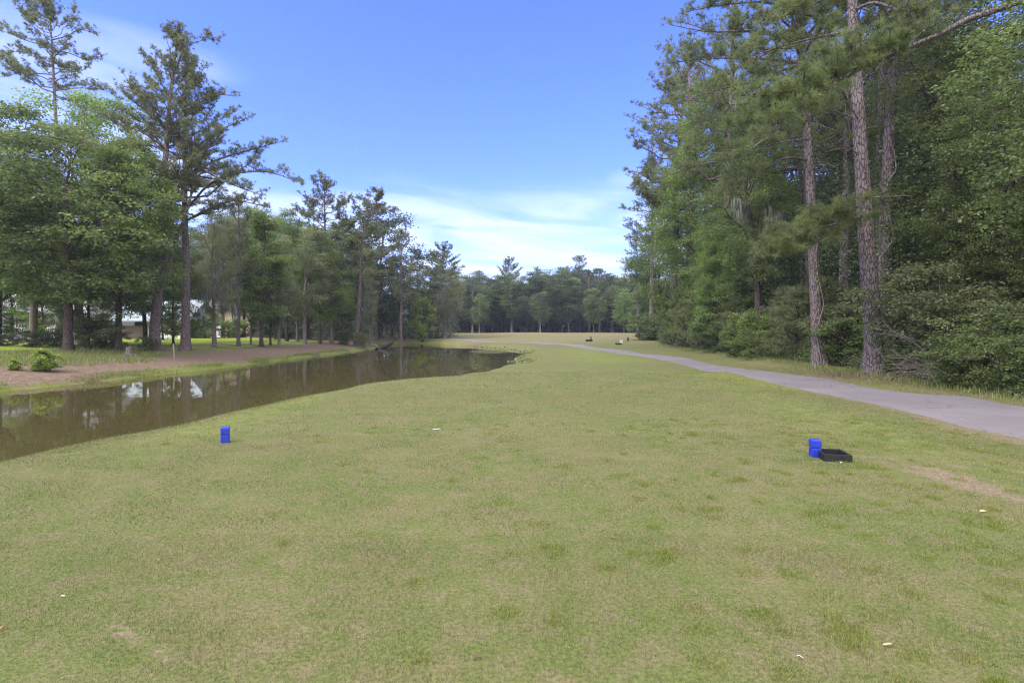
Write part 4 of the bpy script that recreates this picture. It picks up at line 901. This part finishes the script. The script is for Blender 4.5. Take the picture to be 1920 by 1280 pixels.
bank_shrub('shrubC', 79, 694, 660, 'bright yellow-green shrub on the pine straw in front of the dark trunk', 1.1)
bank_shrub('shrubC', 28, 693, 676, 'small bright shrub left of the larger bright shrub', 1.1)
GU = 'dark bushes under the left trees'
def under(key, px, d, top, label, wide=1.0, m=None):
    x, y = Wd(px, d); random.seed(px); return plant(key, x, y, label, 'shrub', GU, H=max(.6, tall(px, d, top)), rz=random.uniform(0, 6), wide=wide, crown_mat=m, parts=('stems', 'leaves'))
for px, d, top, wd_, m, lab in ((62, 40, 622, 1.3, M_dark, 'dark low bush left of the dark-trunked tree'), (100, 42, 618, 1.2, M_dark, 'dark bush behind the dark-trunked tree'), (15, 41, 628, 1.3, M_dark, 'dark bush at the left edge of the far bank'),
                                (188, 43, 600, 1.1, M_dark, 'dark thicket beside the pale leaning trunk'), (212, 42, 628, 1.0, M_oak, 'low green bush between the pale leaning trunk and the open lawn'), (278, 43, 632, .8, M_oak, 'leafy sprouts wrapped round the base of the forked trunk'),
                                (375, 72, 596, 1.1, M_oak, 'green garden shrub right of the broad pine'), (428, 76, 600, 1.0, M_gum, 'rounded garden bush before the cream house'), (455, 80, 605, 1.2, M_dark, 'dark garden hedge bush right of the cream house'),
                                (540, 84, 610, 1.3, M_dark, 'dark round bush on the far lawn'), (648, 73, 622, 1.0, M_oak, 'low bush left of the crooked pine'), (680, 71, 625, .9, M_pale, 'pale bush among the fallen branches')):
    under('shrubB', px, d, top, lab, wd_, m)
a_, b_ = ground_at(735, 645), ground_at(706, 653)
p0 = np.array([(706-960)/F*70, 70, -1.05]); p1 = np.array([(736-960)/F*78, 78, -.45])
mb = MB(); tube(mb, np.array([p0, p0*.6+p1*.4+[0, 0, .05], p1*.8+p0*.2+[0, 0, .06], p1]), [.24, .30, .27, .14], 10); tube(mb, bez(p1*.7+p0*.3, p1+[.3, .2, .5], p1+[1.2, .3, .55], 5), np.linspace(.10, .03, 5), 6)
tag(mb.obj('fallen_log', M_barkdark, smooth=True), 'fallen log sloping out of the water at the end of the bank', 'log')
# stones along the water
M_stone = simple('dark_stone', (.05, .045, .04), .8, .3, 4, .5, .4, (.11, .10, .09))
rng = np.random.default_rng(33)
def stone(x, y, r, label, grp):
    th, ph = np.meshgrid(np.linspace(0, math.pi, 7), np.linspace(0, 2*math.pi, 10, endpoint=False), indexing='ij'); V = np.stack([np.sin(th)*np.cos(ph), np.sin(th)*np.sin(ph), np.cos(th)*.6], -1)*r
    V *= 1+.18*np.sin(V/r*3.1+rng.uniform(0, 6, 3)).sum(-1, keepdims=True)/1.5; i_, j_ = np.meshgrid(np.arange(6), np.arange(10), indexing='ij'); j2 = (j_+1) % 10
    mb = MB(); mb.add(V.reshape(-1, 3), np.stack([i_*10+j_, (i_+1)*10+j_, (i_+1)*10+j2, i_*10+j2], -1).reshape(-1, 4)); o = mb.obj('stone', M_stone); o.location = (x, y, max(float(gz(x, y)), -1.02)+r*.22); o.rotation_euler[2] = rng.uniform(0, 6); tag(o, label, 'stone', grp)
for k in range(9):
    t = k/8; x = np.interp(t, [0, .35, .7, 1], [-.25, .45, .85, .75]); y = np.interp(t, [0, .35, .7, 1], [44.5, 42.4, 41.2, 39.2]); stone(x+rng.normal()*.1, y+rng.normal()*.2, rng.uniform(.08, .16), 'dark stone at the grassy point on the right shore of the pond', 'stones at the pond point')
for k in range(26):
    t = k/25; x = np.interp(t, [0, .3, .6, 1], [-6.2, -2.4, .2, 1.5]); y = np.interp(t, [0, .3, .6, 1], [83, 75.2, 68.4, 61.5]); stone(x+rng.normal()*.15, y+rng.normal()*.2, rng.uniform(.07, .16), 'dark stone in the eroded far shore of the pond', 'stones along the far shore')

# ------------------------------------------------------------------ houses behind the left trees
M_siding = simple('white_siding', (.36, .36, .38), .6, .3, 2, .08); M_cream = simple('cream_stucco', (.62, .53, .36), .8, .2, 3, .1); M_roofb = simple('blue_grey_metal_roof', (.25, .30, .36), .4, .5, 2, .12); M_roofd = simple('dark_shingle_roof', (.14, .14, .17), .9, .2, 3, .25)
M_glass = simple('window_glass', (.03, .035, .045), .06, .6); M_trim = simple('white_trim', (.75, .75, .75), .5, .3); M_tarp = simple('navy_tarp', (.012, .018, .05), .5, .4, 3, .4, .4)
m_lamp, out = mat('lit_lantern'); e_ = N('ShaderNodeEmission'); e_.inputs['Color'].default_value = (1, .42, .08, 1); e_.inputs['Strength'].default_value = 5; L(e_.outputs[0], out.inputs['Surface'])
def part(name, m, parent, *boxes, bevel=0):
    q = MB()
    for c_, s_ in boxes: q.box(c_, s_)
    return q.obj(name, m, parent, bevel=bevel)
def window(o, x, y, z, w_, h, nx=2, nz=2):
    f = part('window', M_trim, o, ((x-w_/2, y, z), (.09, .10, h+.18)), ((x+w_/2, y, z), (.09, .10, h+.18)), ((x, y, z+h/2+.045), (w_-.09, .10, .09)), ((x, y, z-h/2-.045), (w_-.09, .12, .09)),
             *[((x-w_/2+w_*(i_+1)/nx, y-.005, z), (.04, .06, h)) for i_ in range(nx-1)], *[((x, y-.008, z-h/2+h*(i_+1)/nz), (w_-.09, .05, .04)) for i_ in range(nz-1)])
    part('pane', M_glass, f, ((x, y+.03, z), (w_-.09, .02, h)))
def gable(o, x0, x1, y0, y1, z, rise, m, name='roof', over=.5):
    q = MB(); yc = (y0+y1)/2; t = .16; V = []
    for dz in (0, t): V += [(x0-over, y0-over, z+dz-.1), (x1+over, y0-over, z+dz-.1), (x1+over, yc, z+rise+dz), (x0-over, yc, z+rise+dz), (x1+over, y1+over, z+dz-.1), (x0-over, y1+over, z+dz-.1)]
    q.add(V, [(0, 3, 2, 1), (3, 5, 4, 2), (6, 7, 8, 9), (9, 8, 10, 11), (0, 1, 7, 6), (5, 11, 10, 4), (0, 6, 9, 3), (3, 9, 11, 5), (1, 2, 8, 7), (2, 4, 10, 8)]); q.obj(name, m, o)
    q = MB(); q.add([(x0, y0, z-.02), (x0, y1, z-.02), (x0, yc, z+rise-.15), (x1, y0, z-.02), (x1, y1, z-.02), (x1, yc, z+rise-.15)], [(0, 2, 1), (3, 4, 5)]); q.obj('gable_wall', M_siding, o)
x, y = Wd(48, 72); o = empty('house', (x, y, float(gz(x, y)))); tag(o, 'white two-storey house with a railed porch and a lit lantern behind the left trees', 'house', 'houses across the pond')
part('wall', M_siding, o, ((0, 6.5, 3.1), (13, 9, 6.6)))
for wx_ in (-5, -2.4, 2.6, 5): window(o, wx_, 1.96, 4.9, 1.0, 1.5); window(o, wx_, 1.96, 1.75, 1.1, 1.7, 3, 3)
gable(o, -6.5, 6.5, 2, 11, 6.4, 3.2, M_roofd)
part('porch_floor', M_trim, o, ((0, .5, .35), (13.2, 2.9, .5)))
part('porch_roof', M_roofd, o, ((0, .5, 3.05), (13.6, 3.2, .22)))
for cx in (-6.3, -3.6, -.9, 1.8, 4.5, 6.3): part('column', M_trim, o, ((cx, -.75, 1.77), (.24, .24, 2.32)))
part('railing', M_trim, o, *[((cx, -.78, 1.3), (2.3, .06, .07)) for cx in (-4.95, -2.25, .45, 3.15)], *[((cx+q*.26, -.78, .95), (.05, .05, .62)) for cx in (-4.95, -2.25, .45, 3.15) for q in range(-4, 5)])
part('door', simple('front_door', (.20, .07, .04), .5), o, ((.4, 1.97, 1.7), (1.1, .08, 2.2)))
la = part('lantern', M_roofd, o, ((2.85, -1.1, 2.72), (.34, .34, .08)), ((2.85, -1.1, 2.12), (.34, .34, .06)), ((2.85, -.92, 2.8), (.06, .34, .05)))
part('lamp_glass', m_lamp, la, ((2.85, -1.1, 2.42), (.16, .16, .30)))
g_ = base_px(52, 62); mb = MB(); u, v_ = np.meshgrid(np.linspace(-1, 1, 13), np.linspace(-1, 1, 9), indexing='ij'); h_ = 1.25*np.sqrt(np.clip(1-np.abs(u)**3, 0, 1))*np.clip(1-np.abs(v_)**2.5, 0, 1)*(.8+.2*np.sin(u*5)); i_, j_ = np.meshgrid(np.arange(12), np.arange(8), indexing='ij'); a = i_*9+j_
mb.add(np.stack([u*2.6, v_*1.2, h_], -1).reshape(-1, 3), np.stack([a, a+9, a+10, a+1], -1).reshape(-1, 4)); o = mb.obj('covered_boat', M_tarp, smooth=True); o.location = g_; tag(o, 'low heap under a navy cover in front of the white house porch', 'covered boat')
x, y = Wd(285, 70); o = empty('garage', (x, y, float(gz(x, y)))); tag(o, 'low building with a pale blue-grey metal roof seen beside the forked trunk', 'garage', 'houses across the pond')
part('wall', M_siding, o, ((1.2, 4, 1.1), (4.6, 6, 2.4))); part('brick_wall', simple('dull_brick', (.16, .12, .12), .9, .2, 6, .3), o, ((-3.0, 3.4, .8), (3.6, 4, 1.7))); gable(o, -5, 4, .8, 7.2, 2.25, 2.6, M_roofb)
part('garage_door', M_trim, o, ((1.6, .94, .95), (2.6, .10, 1.9))); window(o, -.5, .96, 1.4, .7, .8)
x, y = Wd(412, 88); o = empty('house', (x, y, float(gz(x, y)))); tag(o, 'cream house with a dark grey hipped roof behind the soft pale pine', 'house', 'houses across the pond')
part('wall', M_cream, o, ((0, 5, 2.2), (9, 9, 4.8))); window(o, -2.4, .46, 3.2, 1.0, 1.3); window(o, 2.4, .46, 3.2, 1.0, 1.3); window(o, 2.2, .46, 1.0, 1.2, 1.4); part('door', M_trim, o, ((-.4, .46, 1.0), (1.1, .08, 2.1)))
q = MB(); q.add([(-5.2, -.3, 4.5), (5.2, -.3, 4.5), (5.2, 10.3, 4.5), (-5.2, 10.3, 4.5), (-1.6, 5, 7.2), (1.6, 5, 7.2)], [(0, 3, 2, 1), (0, 1, 5, 4), (1, 2, 5), (2, 3, 4, 5), (3, 0, 4)]) if False else None
q = MB(); Vr = np.array([(-5.2, -.3, 4.5), (5.2, -.3, 4.5), (5.2, 10.3, 4.5), (-5.2, 10.3, 4.5), (-1.6, 5, 7.4), (1.6, 5, 7.4)]); q.add(Vr, [(0, 3, 2, 1), (0, 1, 5, 4), (2, 3, 4, 5)]); q.add(Vr, [(1, 2, 5), (3, 0, 4)]); q.obj('roof', M_roofd, o)
x, y = Wd(560, 118); o = empty('house', (x, y, float(gz(x, y)))); tag(o, 'low beige house far behind the wide grey-green tree', 'house', 'houses across the pond')
part('wall', M_cream, o, ((0, 4, 1.4), (14, 8, 3.2))); window(o, -3, -.04, 1.6, 1.4, 1.2); window(o, 3, -.04, 1.6, 1.4, 1.2); gable(o, -7, 7, 0, 8, 3.0, 2.4, M_roofd)

# ------------------------------------------------------------------ grass
def blades(name, x, y, ln, wd_, label, lean=.55, m=m_blade, seed=1, tint=None):
    rng = np.random.default_rng(seed); n = len(x); z = gz(x, y); a = rng.uniform(0, 6.283, n); l = ln*rng.uniform(.55, 1.15, n)
    le = np.abs(rng.normal(size=n))*lean; f = rng.uniform(0, 6.283, n)
    tip = np.stack([np.cos(f)*np.sin(le)*l, np.sin(f)*np.sin(le)*l, np.maximum(np.cos(le), .12)*l], 1); s_ = np.stack([np.cos(a), np.sin(a), np.zeros(n)], 1)*(wd_*rng.uniform(.6, 1.1, n))[:, None]*.5
    B = np.stack([x, y, z-.003], 1); V = np.stack([B-s_, B+s_, B+tip], 1).reshape(-1, 3); mb = MB(); mb.add(V, np.arange(3*n).reshape(n, 3), rng.uniform(0, 1, n) if tint is None else tint)
    o = mb.obj(name, m); tag(o, label, kind='stuff')
    if m is m_blade:
        mk = masks(x, y); at = o.data.attributes.new('mask', 'FLOAT_COLOR', 'POINT'); at.data.foreach_set('color', np.repeat(mk, 3, 0).astype(np.float32).ravel())
    return o
rng = np.random.default_rng(202)
def fan(n, d0, d1, half=1.08):
    d = np.sqrt(rng.uniform(d0*d0, d1*d1, n)); return rng.uniform(-half, half, n)*d, d
def keep(x, y, k=None):
    ok = (sdist(PATH, x, y) > .03) & (sdist(WATER, x, y) > .1) & (sdist(WOOD, x, y) > -.5); mk = masks(x, y); ok &= rng.uniform(0, 1, len(x)) > mk[:, 0]*1.1; return x[ok], y[ok]
X_, Y_ = [], []; LN, WDT = [], []
for n, d0, d1, l, w_ in ((190000, 2.0, 4.4, .024, .0030), (220000, 4.4, 8.5, .026, .0048), (150000, 8.5, 15, .030, .009), (90000, 15, 26, .04, .017)):
    x, y = keep(*fan(n, d0, d1)); X_.append(x); Y_.append(y); LN.append(np.full(len(x), l)); WDT.append(np.full(len(x), w_))
X_, Y_, LN, WDT = map(np.concatenate, (X_, Y_, LN, WDT))
cl_ = .5+.5*vnoise(X_*5, Y_*5, 41); blades('grass', X_, Y_, LN*(.65+.6*cl_), WDT, 'short mown grass blades of the tee', .9)
# brighter taller tufts scattered over the right half of the tee
cx, cy = fan(900, 2.2, 10); ok = rng.uniform(0, 1, 900) < .06+.80*sm(-.4, 1.3, cx/np.maximum(cy, .1)*2.2); cx, cy = keep(cx[ok], cy[ok])
x = (cx[:, None]+rng.normal(size=(len(cx), 150))*.05*rng.uniform(.5, 1.5, (len(cx), 1))).ravel(); y = (cy[:, None]+rng.normal(size=(len(cx), 150))*.045).ravel()
blades('grass', x, y, .042, .0055, 'brighter tufts standing out of the mown grass', .9, M_tuft, 7)
# rough grass along the banks and the wood's edge
n = 30000; y = rng.uniform(20, 78, n); xb = np.interp(y, WATER[2:8, 1], WATER[2:8, 0]); x = xb-np.abs(rng.normal(size=n))*.5-.12; ok = (.5+.5*vnoise(x*1.2, y*.9, 51)+rng.uniform(-.3, .3, n)) > .35
blades('bank_grass', x[ok], y[ok], .17, .022, 'uneven grass fringe on the far bank of the pond', .5, M_weed, 8)
n = 16000; px_ = rng.uniform(-80, 300, n); d = rng.uniform(28, 42, n); x = (px_-960)/F*d; s_ = sdist(WATER, x, d); ok = (s_ > 4.2+1.0*vnoise(x, d, 52)) & (s_ < 12); blades('weeds', x[ok], d[ok], .30, .035, 'unmown yellow-green weeds under the left trees', .9, M_weed, 9)
n = 9000; y = rng.uniform(9, 60, n); x = np.interp(y, WOOD[1:9, 1], WOOD[1:9, 0])-.25+rng.normal(size=n)*.35; blades('rough_grass', x, y, .22, .02, 'ragged grass where the verge meets the wood', .6, M_weed, 10)
P_ = np.array([(1.2, 60), (1.4, 53), (.35, 47), (.1, 43.3), (.9, 40.6), (.7, 37.6), (-.9, 33)]); n = 2200; t = rng.uniform(0, 1, n); q = along(np.c_[P_, np.zeros(7)], t); blades('bank_grass', q[:, 0]+.2+np.abs(rng.normal(size=n))*.35, q[:, 1]+rng.normal(size=n)*.3, .22, .03, 'lush grass on the point at the right shore', .5, M_weed, 11)



rng = np.random.default_rng(404)
n = 9000; t = rng.uniform(0, 1, n); q = along(np.c_[ER, np.zeros(300)], t); x = q[:, 0]+np.abs(rng.normal(size=n))*1.0*rng.choice([1, 1, -.35], n); y = q[:, 1]+rng.normal(size=n)*.3
q2 = along(np.c_[EL, np.zeros(300)], rng.uniform(0, 1, 2500)); x = np.r_[x, q2[:, 0]+rng.normal(size=2500)*.35]; y = np.r_[y, q2[:, 1]+rng.normal(size=2500)*.3]
x = np.r_[x, 11.9+rng.normal(size=4000)*.8]; y = np.r_[y, 20+rng.normal(size=4000)*2.4]; ok = (y > 3) & (y < 70); x, y = x[ok], y[ok]; onp = sdist(PATH, x, y) < .02
M_litter = foliage('pine_straw_litter', (.10, .062, .04), (.23, .15, .09), (.36, .29, .19), trans=.1, var=.0)
mb = MB(); z = gz(x, y)+np.where(onp, .034, .012); a = rng.uniform(0, 6.283, len(x)); l = rng.uniform(.03, .11, len(x)); w_ = rng.uniform(.006, .022, len(x))
u = np.stack([np.cos(a), np.sin(a), rng.normal(size=len(x))*.12], 1)*l[:, None]; v = np.stack([-np.sin(a), np.cos(a), rng.normal(size=len(x))*.3], 1)*w_[:, None]; c = np.stack([x, y, z], 1)
mb.add(np.stack([c-u*.5, c-v*.5, c+u*.5, c+v*.5], 1).reshape(-1, 3), np.arange(len(x)*4).reshape(-1, 4), rng.uniform(0, 1, len(x))); tag(mb.obj('leaf_litter', M_litter), 'fallen pine straw and leaves along the cart path and wood edge', kind='stuff')
n = 42000; q = along(np.c_[TEE[1:18], np.zeros(17)], rng.uniform(0, 1, n)); out_ = np.abs(rng.normal(size=n))*.9-.15; x = q[:, 0]-out_*.95; y = q[:, 1]+out_*.3+rng.normal(size=n)*.12; ok = (sdist(WATER, x, y) > .03) & (y > 2); blades('bank_grass', x[ok], y[ok], .034, .007, 'longer grass spilling over the pond edge of the tee', .7, m_blade, 12)
